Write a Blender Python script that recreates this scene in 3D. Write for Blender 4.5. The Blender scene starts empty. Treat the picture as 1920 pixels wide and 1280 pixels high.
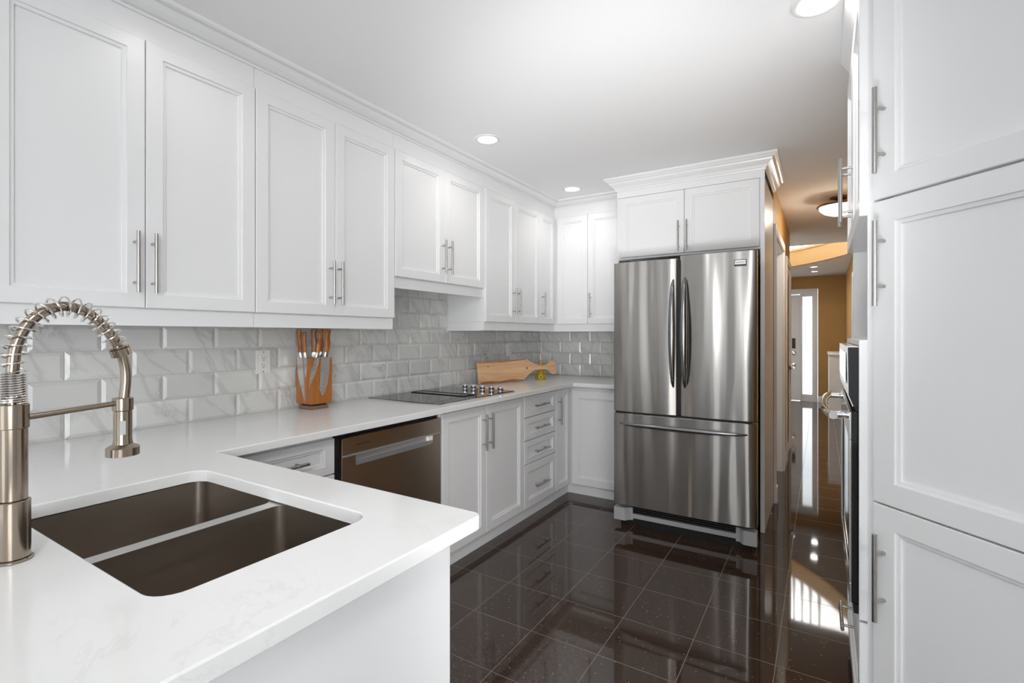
import bpy, bmesh, math, random
from mathutils import Vector, Matrix
from mathutils.geometry import tessellate_polygon

# ------------------------------------------------------------------ camera, world, light, exposure
SC = bpy.context.scene
COL = SC.collection
R = math.radians
cam_d = bpy.data.cameras.new('camera')
cam = bpy.data.objects.new('camera', cam_d)
COL.objects.link(cam)
SC.camera = cam
cam.location = (2.37, 0.0, 1.30)
cam.rotation_euler = (R(90), 0, R(31.905))
cam_d.sensor_width = 36.0
cam_d.lens = 932.4 / 1920 * 36
cam_d.shift_y = -12.35 / 1920
cam_d.clip_start = 0.02
cam_d.clip_end = 100
SC.view_settings.view_transform = 'Standard'
SC.view_settings.look = 'None'
SC.view_settings.gamma = 1
SC.view_settings.use_curve_mapping = False
SC.view_settings.exposure = 0.0
world = bpy.data.worlds.new('daylight')
SC.world = world
world.use_nodes = True
world.node_tree.nodes['Background'].inputs[0].default_value = (0.93, 0.97, 1.0, 1)
world.node_tree.nodes['Background'].inputs[1].default_value = 3.0


def area(name, loc, rot, sx, sy, power, col=(1, 1, 1)):
    l = bpy.data.lights.new(name, 'AREA')
    l.shape = 'RECTANGLE'
    l.size, l.size_y, l.energy, l.color = sx, sy, power, col
    o = bpy.data.objects.new(name, l)
    o.location, o.rotation_euler = loc, rot
    COL.objects.link(o)
    return o


CEIL = 2.48
# daylight through the glass doors and window of the breakfast end behind the camera; then two added fill lamps for the hall
area('side_window_daylight', (4.18, -1.9, 1.45), (R(90), 0, R(90)), 1.9, 1.3, 62, (0.97, 0.985, 1.0))
area('stairwell_fill', (1.6, 10.6, 4.9), (0, 0, 0), 1.2, 1.0, 260, (1.0, 0.98, 0.95))  # added lamp under the stairwell ceiling, no window there
area('side_room_fill', (0.56, 5.2, 1.3), (R(90), 0, R(-90)), 1.2, 1.8, 10, (0.97, 0.985, 1.0))  # added lamp brightening the hall through the opening, no window behind it


def fill_spot(name, loc, tgt, ang, power):
    l = bpy.data.lights.new(name, 'SPOT')
    l.energy, l.spot_size, l.spot_blend, l.shadow_soft_size = power, R(ang), 1.0, 0.25
    o = bpy.data.objects.new(name, l)
    o.location = loc
    o.rotation_euler = (Vector(tgt) - Vector(loc)).to_track_quat('-Z', 'Y').to_euler()
    COL.objects.link(o)


# added fill spots, not room fixtures: two bounced off the ceiling, one low, one soft one from the breakfast end
fill_spot('bounce_fill', (2.15, 0.5, 0.9), (1.25, 2.1, 2.48), 80, 56)
fill_spot('far_bounce_fill', (2.15, 0.5, 0.9), (1.35, 3.1, 2.48), 66, 165)
fill_spot('low_fill', (2.4, 0.5, 0.8), (0.6, 2.9, 0.35), 70, 34)
fill_spot('soft_fill', (2.3, -0.4, 2.3), (0.8, 2.7, 0.2), 80, 62)
CAN_GLOW = 9.0     # recessed lamps: glowing lens and downlight
CAN_W = 4.0
SPOT = 156.0
CANS = [(0.658, 0.88), (0.658, 2.469), (0.658, 3.671), (2.358, 2.071), (2.358, 0.62), (0.658, -0.6), (1.5, -1.4), (2.358, 3.5)]

# ------------------------------------------------------------------ materials


def mat(name, col=(0.8, 0.8, 0.8), rough=0.5, metal=0.0, spec=0.5, **kw):
    m = bpy.data.materials.new(name)
    m.use_nodes = True
    b = m.node_tree.nodes['Principled BSDF']
    b.inputs['Base Color'].default_value = (*col, 1)
    b.inputs['Roughness'].default_value = rough
    b.inputs['Metallic'].default_value = metal
    b.inputs['Specular IOR Level'].default_value = spec
    for k, v in kw.items():
        b.inputs[k.replace('_', ' ')].default_value = v
    return m


class NT:
    """small node helper"""
    def __init__(s, m):
        s.t = m.node_tree
        s.b = s.t.nodes['Principled BSDF']

    def n(s, typ, **kw):
        x = s.t.nodes.new(typ)
        for k, v in kw.items():
            if k.startswith('i_'):
                x.inputs[k[2:].replace('_', ' ')].default_value = v
            else:
                setattr(x, k, v)
        return x

    def l(s, a, b):
        s.t.links.new(a, b)

    def math(s, op, a, b=None, c=None):
        x = s.t.nodes.new('ShaderNodeMath')
        x.operation = op
        for i, v in enumerate((a, b, c)):
            if v is None:
                continue
            if isinstance(v, (int, float)):
                x.inputs[i].default_value = v
            else:
                s.l(v, x.inputs[i])
        return x.outputs[0]

    def ramp(s, f, stops):
        x = s.t.nodes.new('ShaderNodeValToRGB')
        e = x.color_ramp.elements
        while len(e) < len(stops):
            e.new(0.5)
        for i, (p, c) in enumerate(stops):
            e[i].position = p
            e[i].color = (*c, 1) if len(c) == 3 else c
        s.l(f, x.inputs[0])
        return x.outputs[0]

    def mix(s, f, a, b):
        x = s.t.nodes.new('ShaderNodeMix')
        x.data_type = 'RGBA'
        for i, v in ((0, f), (6, a), (7, b)):
            if isinstance(v, (int, float)):
                x.inputs[i].default_value = v
            elif isinstance(v, tuple):
                x.inputs[i].default_value = (*v, 1)
            else:
                s.l(v, x.inputs[i])
        return x.outputs[2]

    def pos(s, scale=(1, 1, 1), rot=(0, 0, 0), loc=(0, 0, 0)):
        g = s.n('ShaderNodeNewGeometry')
        mp = s.n('ShaderNodeMapping')
        mp.inputs['Scale'].default_value = scale
        mp.inputs['Rotation'].default_value = rot
        mp.inputs['Location'].default_value = loc
        s.l(g.outputs['Position'], mp.inputs['Vector'])
        return mp.outputs[0]

    def noise(s, vec, scale, detail=4, rough=0.5, dist=0.0):
        x = s.n('ShaderNodeTexNoise')
        x.inputs['Scale'].default_value = scale
        x.inputs['Detail'].default_value = detail
        x.inputs['Roughness'].default_value = rough
        x.inputs['Distortion'].default_value = dist
        s.l(vec, x.inputs['Vector'])
        return x.outputs[0]

    def bump(s, h, strength=0.1, dist=0.01):
        x = s.n('ShaderNodeBump')
        x.inputs['Strength'].default_value = strength
        x.inputs['Distance'].default_value = dist
        s.l(h, x.inputs['Height'])
        s.l(x.outputs[0], s.b.inputs['Normal'])


M = {}
M['paint'] = mat('white_cabinet_paint', (0.86, 0.86, 0.865), 0.30)
n = NT(M['paint'])
n.bump(n.noise(n.pos((40, 40, 8)), 1.0, 2), 0.02, 0.001)
M['ceil'] = mat('ceiling_paint', (0.90, 0.90, 0.905), 0.85)
n = NT(M['ceil'])
n.bump(n.noise(n.pos(), 120, 2), 0.05, 0.001)
M['wallw'] = mat('pale_wall_paint', (0.84, 0.84, 0.84), 0.7)
M['trim'] = mat('trim_paint', (0.82, 0.82, 0.82), 0.35)
M['tan'] = mat('tan_wall_paint', (0.47, 0.25, 0.055), 0.6)
n = NT(M['tan'])
n.l(n.mix(n.noise(n.pos(), 3.0, 3), (0.46, 0.26, 0.075), (0.51, 0.295, 0.088)), n.b.inputs['Base Color'])
M['black'] = mat('black_gap', (0.006, 0.006, 0.006), 0.6)
M['blackgloss'] = mat('black_glass', (0.01, 0.01, 0.011), 0.06)
M['dark'] = mat('dark_plastic', (0.03, 0.03, 0.03), 0.4)
M['greyplastic'] = mat('grey_plastic', (0.42, 0.42, 0.42), 0.45)
M['plate'] = mat('outlet_plastic', (0.82, 0.82, 0.80), 0.35)
M['chrome'] = mat('chrome', (0.85, 0.85, 0.87), 0.06, 1.0)
M['bronze'] = mat('bronze', (0.30, 0.17, 0.09), 0.35, 1.0)


def brushed(name, col, rough, axis_scale, bumpk=0.02, streak=0.08):
    m = mat(name, col, rough, 1.0)
    n = NT(m)
    v = n.pos(axis_scale)
    f = n.noise(v, 1.0, 3, 0.6)
    n.l(n.math('MULTIPLY_ADD', f, streak * 2, rough - streak), n.b.inputs['Roughness'])
    n.bump(f, bumpk, 0.001)
    return m


M['nickel'] = brushed('brushed_nickel', (0.46, 0.45, 0.435), 0.27, (300, 300, 6))
M['faucet'] = brushed('warm_brushed_nickel', (0.37, 0.31, 0.25), 0.20, (400, 400, 3))
M['wire'] = mat('polished_nickel_wire', (0.72, 0.69, 0.66), 0.15, 1.0)
M['sinksteel'] = brushed('sink_steel', (0.40, 0.355, 0.31), 0.33, (25, 4, 60), 0.03)
M['rimsteel'] = mat('bright_sink_rim', (0.72, 0.71, 0.69), 0.35, 1.0)
M['dwsteel'] = brushed('dark_stainless', (0.62, 0.54, 0.46), 0.30, (8, 8, 500), 0.02, 0.05)
M['dwsteel'].node_tree.nodes['Principled BSDF'].inputs['Anisotropic'].default_value = 0.8
M['dwsteel'].node_tree.nodes['Principled BSDF'].inputs['Anisotropic Rotation'].default_value = 0.25
M['dwgrip'] = mat('handle_recess_steel', (0.62, 0.63, 0.66), 0.42, 0.8)
M['ovensteel'] = brushed('oven_stainless', (0.70, 0.70, 0.70), 0.14, (8, 8, 300), 0.01, 0.04)

# refrigerator steel: soft vertical waviness makes the reflections run in vertical streaks
m = mat('refrigerator_stainless', (0.44, 0.42, 0.40), 0.27, 1.0, Anisotropic=0.95, Anisotropic_Rotation=0.25)
n = NT(m)
f1 = n.noise(n.pos((6.5, 0.0, 0.45), (0, 0, 0), (0.35, 0, 0.2)), 1.0, 1.2, 0.4)
f2 = n.noise(n.pos((6, 6, 420)), 1.0, 2, 0.5)
n.l(n.math('MULTIPLY_ADD', f2, 0.02, 0.27), n.b.inputs['Roughness'])
n.bump(f1, 1.0, 0.045)
M['fridge'] = m
M['fridgehandle'] = mat('refrigerator_handle_steel', (0.30, 0.30, 0.31), 0.17, 1.0)

# quartz
m = mat('white_quartz', (0.80, 0.80, 0.79), 0.11)
n = NT(m)
p = n.pos()
wv = n.noise(p, 3.2, 6, 0.6, 1.6)
vein = n.math('ABSOLUTE', n.math('SUBTRACT', wv, 0.5))
vein = n.math('SUBTRACT', 1.0, n.math('MINIMUM', n.math('MULTIPLY', vein, 55), 1.0))
mask = n.math('MINIMUM', n.math('MAXIMUM', n.math('MULTIPLY', n.math('SUBTRACT', n.noise(p, 5.0, 3), 0.52), 8), 0.0), 1.0)
vein = n.math('MULTIPLY', n.math('MULTIPLY', vein, mask), 0.13)
cloud = n.mix(n.noise(p, 2.0, 3), (0.84, 0.84, 0.83), (0.89, 0.89, 0.885))
n.l(n.mix(vein, cloud, (0.45, 0.45, 0.45)), n.b.inputs['Base Color'])
M['quartz'] = m

# marble tile, one random marbling per tile
m = mat('marble_tile', (0.6, 0.6, 0.58), 0.16)
n = NT(m)
g = n.n('ShaderNodeNewGeometry')
rnd = g.outputs['Random Per Island']
off = n.n('ShaderNodeCombineXYZ')
for i, k in enumerate((37.0, 91.0, 53.0)):
    n.l(n.math('MULTIPLY', rnd, k), off.inputs[i])
ad = n.n('ShaderNodeVectorMath', operation='ADD')
n.l(g.outputs['Position'], ad.inputs[0])
n.l(off.outputs[0], ad.inputs[1])
sx = n.n('ShaderNodeSeparateXYZ')
n.l(ad.outputs[0], sx.inputs[0])
hz = n.math('ADD', sx.outputs[0], sx.outputs[1])
mp = n.n('ShaderNodeCombineXYZ')
n.l(n.math('MULTIPLY', n.math('MULTIPLY_ADD', sx.outputs[2], 0.75, hz), 3.4), mp.inputs[0])
n.l(n.math('MULTIPLY', n.math('SUBTRACT', hz, sx.outputs[2]), 0.9), mp.inputs[1])
w1 = n.noise(mp.outputs[0], 1.7, 5, 0.5, 0.35)
v1 = n.math('SUBTRACT', 1.0, n.math('MINIMUM', n.math('MULTIPLY', n.math('ABSOLUTE', n.math('SUBTRACT', w1, 0.5)), 26), 1.0))
w2 = n.noise(ad.outputs[0], 9.0, 8, 0.7, 1.4)
v2 = n.math('SUBTRACT', 1.0, n.math('MINIMUM', n.math('MULTIPLY', n.math('ABSOLUTE', n.math('SUBTRACT', w2, 0.5)), 60), 1.0))
m2 = n.math('MINIMUM', n.math('MAXIMUM', n.math('MULTIPLY', n.math('SUBTRACT', n.noise(ad.outputs[0], 6.0, 2), 0.60), 14), 0.0), 1.0)
base = n.mix(n.noise(mp.outputs[0], 1.1, 3), (0.60, 0.60, 0.585), (0.84, 0.84, 0.82))
tone = n.mix(rnd, (0.88, 0.88, 0.88), (1.04, 1.04, 1.03))
mul = n.n('ShaderNodeMix', data_type='RGBA', blend_type='MULTIPLY')
mul.inputs[0].default_value = 1
n.l(base, mul.inputs[6])
n.l(tone, mul.inputs[7])
c1 = n.mix(n.math('MULTIPLY', v1, 0.30), mul.outputs[2], (0.33, 0.33, 0.325))
c2 = n.mix(n.math('MULTIPLY', n.math('MULTIPLY', v2, m2), 0.75), c1, (0.24, 0.21, 0.20))
n.l(c2, n.b.inputs['Base Color'])
M['tile'] = m
M['grout'] = mat('pale_grout', (0.60, 0.60, 0.58), 0.8)

# polished dark granite floor, 31 cm tiles
m = mat('polished_dark_granite', (0.03, 0.022, 0.018), 0.05, 0, 0.5, IOR=1.62)
n = NT(m)
p = n.pos((1 / 0.31, 1 / 0.31, 1 / 0.31), (0, 0, 0), (-0.046 / 0.31 + 10, -0.04 / 0.31 + 10, 0))
sx = n.n('ShaderNodeSeparateXYZ')
n.l(p, sx.inputs[0])


def joint(o):
    f = n.math('FRACT', o)
    return n.math('LESS_THAN', n.math('SUBTRACT', 0.5, n.math('ABSOLUTE', n.math('SUBTRACT', f, 0.5))), 0.0042)


j = n.math('MAXIMUM', joint(sx.outputs[0]), joint(sx.outputs[1]))
cell = n.n('ShaderNodeCombineXYZ')
n.l(n.math('FLOOR', sx.outputs[0]), cell.inputs[0])
n.l(n.math('FLOOR', sx.outputs[1]), cell.inputs[1])
wn = n.n('ShaderNodeTexWhiteNoise')
n.l(cell.outputs[0], wn.inputs['Vector'])
gp = n.pos()
c = n.mix(n.noise(gp, 55, 6, 0.75), (0.006, 0.003, 0.002), (0.085, 0.052, 0.036))
tt = n.mix(wn.outputs[0], (0.85, 0.85, 0.85), (1.15, 1.12, 1.10))
mul = n.n('ShaderNodeMix', data_type='RGBA', blend_type='MULTIPLY')
mul.inputs[0].default_value = 1
n.l(c, mul.inputs[6])
n.l(tt, mul.inputs[7])
vo = n.n('ShaderNodeTexVoronoi')
vo.inputs['Scale'].default_value = 95
n.l(gp, vo.inputs['Vector'])
sp = n.math('LESS_THAN', vo.outputs['Distance'], 0.20)
sc_ = n.n('ShaderNodeSeparateColor')
n.l(vo.outputs['Color'], sc_.inputs[0])
sp = n.math('MULTIPLY', sp, n.math('GREATER_THAN', sc_.outputs[0], 0.94))
c = n.mix(n.math('MULTIPLY', sp, 0.55), mul.outputs[2], (0.75, 0.68, 0.60))
c = n.mix(j, c, (0.22, 0.18, 0.15))
n.l(c, n.b.inputs['Base Color'])
n.l(n.mix(j, (0.045, 0.045, 0.045), (0.5, 0.5, 0.5)), n.b.inputs['Roughness'])
n.b.inputs['Coat Weight'].default_value = 0.0
n.b.inputs['Coat Roughness'].default_value = 0.03
M['floor'] = m


def woodmat(name, a, b, scale, rot=(0, 0, 0), rough=0.4, knots=False):
    m = mat(name, a, rough)
    n = NT(m)
    p = n.pos(scale, rot)
    f = n.noise(p, 1.0, 5, 0.6, 0.8)
    c = n.ramp(f, [(0.3, a), (0.7, b)])
    if knots:
        vo = n.n('ShaderNodeTexVoronoi')
        vo.inputs['Scale'].default_value = 11.0
        n.l(n.pos(), vo.inputs['Vector'])
        k = n.math('LESS_THAN', vo.outputs['Distance'], 0.09)
        c = n.mix(k, c, (0.16, 0.05, 0.015))
    n.l(c, n.b.inputs['Base Color'])
    return m


M['board'] = woodmat('pine_board', (0.66, 0.37, 0.19), (0.84, 0.56, 0.33), (3, 3, 34), (R(2), 0, 0), 0.45, True)
M['bark'] = woodmat('reddish_live_edge', (0.36, 0.11, 0.03), (0.55, 0.21, 0.06), (8, 8, 30), (0, 0, 0), 0.5)
M['block'] = woodmat('orange_wood', (0.33, 0.10, 0.018), (0.47, 0.17, 0.035), (45, 45, 2), (0, 0, 0), 0.32)
M['blockbase'] = woodmat('brown_wood', (0.20, 0.10, 0.05), (0.30, 0.16, 0.09), (5, 40, 40), (0, 0, 0), 0.4)
M['knifewood'] = woodmat('burl_wood', (0.24, 0.07, 0.015), (0.55, 0.22, 0.06), (60, 60, 24), (0, 0, 0), 0.35)
M['knifedark'] = woodmat('dark_burl_wood', (0.12, 0.045, 0.014), (0.33, 0.14, 0.045), (60, 60, 24), (0, 0, 0), 0.35)
M['blade'] = mat('blade_steel', (0.62, 0.62, 0.62), 0.25, 1.0)
m = mat('hammered_blade', (0.60, 0.56, 0.52), 0.28, 1.0)
n = NT(m)
vo = n.n('ShaderNodeTexVoronoi')
vo.inputs['Scale'].default_value = 190
n.l(n.pos(), vo.inputs['Vector'])
n.bump(vo.outputs['Distance'], 0.6, 0.004)
M['hammered'] = m
M['glass'] = mat('clear_glass', (0.95, 1, 0.97), 0.02, 0, 0.5, Transmission_Weight=1.0, IOR=1.45)
M['oil'] = mat('golden_oil', (0.72, 0.43, 0.015), 0.08, 0, 0.5, Transmission_Weight=0.35, IOR=1.45)
M['cork'] = mat('pale_cork', (0.62, 0.42, 0.30), 0.7)
M['label'] = mat('yellow_green_label', (0.62, 0.60, 0.08), 0.5)
M['labelring'] = mat('label_print', (0.30, 0.36, 0.03), 0.5)


def thin_glass(name, tint, k):
    m = bpy.data.materials.new(name)
    m.use_nodes = True
    t = m.node_tree
    t.nodes.clear()
    o = t.nodes.new('ShaderNodeOutputMaterial')
    mx = t.nodes.new('ShaderNodeMixShader')
    tr = t.nodes.new('ShaderNodeBsdfTransparent')
    gl = t.nodes.new('ShaderNodeBsdfGlossy')
    tr.inputs[0].default_value = (*tint, 1)
    gl.inputs['Roughness'].default_value = 0.02
    mx.inputs[0].default_value = k
    t.links.new(tr.outputs[0], mx.inputs[1])
    t.links.new(gl.outputs[0], mx.inputs[2])
    t.links.new(mx.outputs[0], o.inputs[0])
    return m


M['pane'] = thin_glass('window_glass', (0.97, 0.98, 0.98), 0.06)


def emit(name, col, s):
    m = mat(name, col, 0.5)
    b = m.node_tree.nodes['Principled BSDF']
    b.inputs['Emission Color'].default_value = (*col, 1)
    b.inputs['Emission Strength'].default_value = s
    return m


M['lamp'] = emit('lit_diffuser', (1.0, 0.97, 0.93), CAN_GLOW)
M['lampwarm'] = emit('lit_alabaster_bowl', (1.0, 0.94, 0.84), 36.0)
M['led'] = emit('status_light', (0.8, 0.9, 1.0), 1.0)
m = mat('cooktop_glass', (0.012, 0.012, 0.013), 0.03, 0, 0.9)
m.node_tree.nodes['Principled BSDF'].inputs['IOR'].default_value = 1.7
M['cooktop'] = m

# ------------------------------------------------------------------ mesh helpers


class Frame:
    """a: along the face, b: outward from the wall, c: up"""
    def __init__(s, o, ua, ub):
        s.o, s.a, s.b = Vector(o), Vector(ua), Vector(ub)

    def __call__(s, a, b, c):
        return s.o + s.a * a + s.b * b + Vector((0, 0, c))


WORLD = Frame((0, 0, 0), (1, 0, 0), (0, 1, 0))
LEFT = Frame((0, 0, 0), (0, 1, 0), (1, 0, 0))           # (y, x, z)
BACK = Frame((0, 4.31, 0), (1, 0, 0), (0, -1, 0))       # (x, distance, z)
S2 = math.sqrt(0.5)
PANT = Frame((2.49, 1.75, 0), (S2, -S2, 0), (-S2, -S2, 0))
RIGHT = Frame((2.463, 0, 0), (0, 1, 0), (-1, 0, 0))     # b=0 is the door front plane


class MB:
    def __init__(s):
        s.v, s.f, s.sm = [], [], []

    def add(s, vs, fs, smooth=False):
        k = len(s.v)
        s.v += [Vector(p) for p in vs]
        for f in fs:
            s.f.append([i + k for i in f])
            s.sm.append(smooth)

    def box(s, F, a0, a1, b0, b1, c0, c1, bev=0.0):
        if bev <= 0:
            P = [F(a, b, c) for c in (c0, c1) for a, b in ((a0, b0), (a1, b0), (a1, b1), (a0, b1))]
            s.add(P, [(0, 3, 2, 1), (4, 5, 6, 7), (0, 1, 5, 4), (1, 2, 6, 5), (2, 3, 7, 6), (3, 0, 4, 7)])
            return s
        a0, a1 = min(a0, a1), max(a0, a1)
        b0, b1 = min(b0, b1), max(b0, b1)
        bev = min(bev, (a1 - a0) / 2.2, (b1 - b0) / 2.2, (c1 - c0) / 2.2)
        bm = bmesh.new()
        bmesh.ops.create_cube(bm, size=1)
        for v in bm.verts:
            v.co = Vector(((a0 + a1) / 2 + v.co.x * (a1 - a0), (b0 + b1) / 2 + v.co.y * (b1 - b0), (c0 + c1) / 2 + v.co.z * (c1 - c0)))
        bmesh.ops.bevel(bm, geom=bm.edges[:], offset=bev, segments=2, profile=0.6, affect='EDGES')
        bm.verts.index_update()
        s.add([F(*v.co) for v in bm.verts], [[v.index for v in f.verts] for f in bm.faces])
        bm.free()
        return s

    def prism(s, pts, z0, z1, F=WORLD):
        """polygon in the a-b plane of F, extruded up"""
        k = len(pts)
        P = [F(a, b, z0) for a, b in pts] + [F(a, b, z1) for a, b in pts]
        s.add(P, [list(range(k))[::-1], list(range(k, 2 * k))] + [(i, (i + 1) % k, k + (i + 1) % k, k + i) for i in range(k)])
        return s

    def loops(s, Ls, cap0=True, cap1=True, smooth=False, closed=True):
        k = len(Ls[0])
        vs = [p for L in Ls for p in L]
        fs = []
        for r in range(len(Ls) - 1):
            for i in range(k if closed else k - 1):
                fs.append((r * k + i, r * k + (i + 1) % k, (r + 1) * k + (i + 1) % k, (r + 1) * k + i))
        n0 = len(s.f)
        s.add(vs, fs, smooth)
        b = len(s.v) - len(vs)
        if cap0:
            s.f.append([b + i for i in range(k)][::-1])
            s.sm.append(False)
        if cap1:
            s.f.append([b + (len(Ls) - 1) * k + i for i in range(k)])
            s.sm.append(False)
        return s

    def lathe(s, c, axis, prof, seg=32, smooth=True):
        """prof: (radius, height along axis) from c"""
        axis = Vector(axis).normalized()
        t = Vector((1, 0, 0)) if abs(axis.x) < 0.9 else Vector((0, 1, 0))
        u = axis.cross(t).normalized()
        w = axis.cross(u)
        c = Vector(c)
        Ls = [[c + axis * h + (u * math.cos(2 * math.pi * i / seg) + w * math.sin(2 * math.pi * i / seg)) * max(r, 1e-5) for i in range(seg)] for r, h in prof]
        # split profile at sharp corners by duplicating rings
        return s.loops(Ls, True, True, smooth)

    def tube(s, path, rad, seg=12, smooth=True):
        pts = [Vector(p) for p in path]
        if isinstance(rad, (int, float)):
            rad = [rad] * len(pts)
        Ls = []
        t0 = (pts[1] - pts[0]).normalized()
        up = Vector((0, 0, 1)) if abs(t0.z) < 0.9 else Vector((1, 0, 0))
        u = t0.cross(up).normalized()
        for i, p in enumerate(pts):
            if i == 0:
                t = (pts[1] - pts[0])
            elif i == len(pts) - 1:
                t = (pts[-1] - pts[-2])
            else:
                t = (pts[i + 1] - pts[i - 1])
            t.normalize()
            u = (u - t * u.dot(t)).normalized()
            w = t.cross(u)
            Ls.append([p + (u * math.cos(2 * math.pi * k / seg) + w * math.sin(2 * math.pi * k / seg)) * rad[i] for k in range(seg)])
        return s.loops(Ls, True, True, smooth)

    def door(s, F, a0, a1, c0, c1, b0, b1, st=0.053, top=None):
        """panel door: flat frame, stepped bead, recessed flat panel; b1 is the front plane"""
        top = st if top is None else top
        prof = [(0, b0 - b1, 0), (0, -0.002, 0), (0.002, 0, 0), (st, 0, 1), (st + 0.0012, -0.0055, 1), (st + 0.0115, -0.0072, 1), (st + 0.0127, -0.0138, 1), (st + 0.014, -0.0138, 1)]
        Ls = []
        for o, d, k in prof:
            oc = o - (st - top) if k else o
            Ls.append([F(a0 + o, b1 + d, c0 + oc), F(a1 - o, b1 + d, c0 + oc), F(a1 - o, b1 + d, c1 - oc), F(a0 + o, b1 + d, c1 - oc)])
        return s.loops(Ls)

    def handle(s, F, a, b, c0, c1, horiz=False, r=0.006, off=0.036, inset=0.035):
        """bar pull; b: face plane; vertical at a from c0 to c1, or (horiz) at height a from c0 to c1"""
        def Q(t, bb):
            return F(t, bb, a) if horiz else F(a, bb, t)
        s.tube([Q(c0, b + off), Q(c1, b + off)], r, 14)
        for t in (c0 + inset, c1 - inset):
            s.tube([Q(t, b), Q(t, b + off)], r * 0.75, 10)
        return s

    def sweep(s, path, prof, cap=True):
        """path: list of (x,y); prof: (out, z) with out to the RIGHT-hand side of travel; mitred corners"""
        n_ = len(path)
        Ls = []
        for i in range(n_):
            P = Vector(path[i])
            d0 = (Vector(path[i]) - Vector(path[i - 1])).normalized() if i > 0 else None
            d1 = (Vector(path[i + 1]) - Vector(path[i])).normalized() if i < n_ - 1 else None
            if d0 is None:
                d0 = d1
            if d1 is None:
                d1 = d0
            r0 = Vector((d0.y, -d0.x))
            r1 = Vector((d1.y, -d1.x))
            m_ = (r0 + r1)
            m_ = m_ / (m_.dot(r0) if abs(m_.dot(r0)) > 1e-6 else 1)
            Ls.append([Vector((P.x + m_.x * o, P.y + m_.y * o, z)) for o, z in prof])
        return s.loops(Ls, cap, cap)

    def build(s, name, material, parent=None, bevel_normals=False):
        me = bpy.data.meshes.new(name)
        org = Vector((0, 0, 0))
        if parent is not None:
            q = parent
            while q.parent is not None:
                q = q.parent
            org = q.location
        me.from_pydata([p - org for p in s.v], [], s.f)
        bm = bmesh.new()
        bm.from_mesh(me)
        bmesh.ops.recalc_face_normals(bm, faces=bm.faces[:])
        bm.to_mesh(me)
        bm.free()
        me.polygons.foreach_set('use_smooth', s.sm[:len(me.polygons)])
        if any(s.sm):
            try:
                me.set_sharp_from_angle(angle=R(38))
            except Exception:
                pass
        mats = material if isinstance(material, (list, tuple)) else [material]
        for m_ in mats:
            me.materials.append(m_)
        o = bpy.data.objects.new(name, me)
        COL.objects.link(o)
        if parent is not None:
            o.parent = parent
        return o


def centre(o):
    """give a top-level mesh its origin at the base of its own box"""
    vs = o.data.vertices
    lo = [min(v.co[i] for v in vs) for i in range(3)]
    hi = [max(v.co[i] for v in vs) for i in range(3)]
    c = Vector(((lo[0] + hi[0]) / 2, (lo[1] + hi[1]) / 2, lo[2]))
    for v in vs:
        v.co -= c
    o.location = o.location + c
    return o


def tag(o, label=None, cat=None, group=None, kind=None):
    for k, v in (('label', label), ('category', cat), ('group', group), ('kind', kind)):
        if v:
            o[k] = v
    return o


def thing(name, loc, label, cat, group=None):
    o = bpy.data.objects.new(name, None)
    o.empty_display_size = 0.05
    COL.objects.link(o)
    o.location = loc
    return tag(o, label, cat, group)


def struct(name, mb, material, label=None, cat=None):
    o = mb.build(name, material)
    return tag(o, label or name.replace('_', ' '), cat or name.split('_')[0], None, 'structure')


# ------------------------------------------------------------------ room shell
struct('floor', MB().box(WORLD, -2.2, 4.4, -3.8, 11.6, -0.1, 0), M['floor'], 'polished dark brown granite tile floor', 'floor')
cl = MB().box(WORLD, -0.12, 4.4, -3.8, 4.31, CEIL, CEIL + 0.12)
cl.box(WORLD, -0.12, 4.4, 4.31, 7.6, CEIL, CEIL + 0.12)
struct('ceiling', cl, M['ceil'], 'smooth white ceiling of the kitchen and hallway', 'ceiling')
struct('wall_left', MB().box(WORLD, -0.12, 0, -3.8, 4.43, 0, CEIL), M['wallw'], 'pale wall behind the long run of cabinets', 'wall')
struct('wall_back', MB().box(WORLD, 0, 1.935, 4.31, 4.43, 0, CEIL), M['wallw'], 'pale wall behind the refrigerator', 'wall')
# hallway left wall with a cased opening
wl = MB()
wl.box(WORLD, 1.935, 2.055, 4.3105, 4.40, 0, CEIL)
wl.box(WORLD, 1.935, 2.055, 5.39, 6.60, 0, CEIL)
wl.box(WORLD, 1.935, 2.055, 4.40, 5.39, 2.09, CEIL)
struct('wall_hall_left', wl, M['tan'], 'tan wall running along the left of the hallway', 'wall')
# room seen through the opening
wl = MB()
wl.box(WORLD, 0.4, 0.5, 4.43, 11.3, 0, CEIL)
wl.box(WORLD, 0.5, 1.935, 6.48, 6.60, 0, CEIL)
struct('wall_side_room', wl, M['wallw'], 'pale wall of the room off the hallway', 'wall')
struct('wall_hall_right', MB().box(WORLD, 2.75, 2.87, 2.60, 11.3, 0, CEIL).box(WORLD, 2.87, 3.2, 2.60, 2.72, 0, CEIL), M['tan'], 'tan wall on the right of the hallway', 'wall')
struct('wall_right', MB().box(WORLD, 3.08, 3.2, 1.32, 2.60, 0, CEIL).box(WORLD, 3.08, 4.4, 1.20, 1.32, 0, CEIL), M['wallw'], 'pale wall behind the oven cabinet', 'wall')
w = MB()
w.box(WORLD, 4.2, 4.32, -3.8, -2.9, 0, CEIL).box(WORLD, 4.2, 4.32, -0.9, 1.20, 0, CEIL)
w.box(WORLD, 4.2, 4.32, -2.9, -0.9, 0, 0.75).box(WORLD, 4.2, 4.32, -2.9, -0.9, 2.15, CEIL)
struct('wall_east', w, M['wallw'], 'pale wall of the breakfast end', 'wall')
w = MB()
w.box(WORLD, 0, 0.15, -3.72, -3.6, 0, CEIL).box(WORLD, 2.15, 4.2, -3.72, -3.6, 0, CEIL).box(WORLD, 0.15, 2.15, -3.72, -3.6, 2.18, CEIL)
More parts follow.
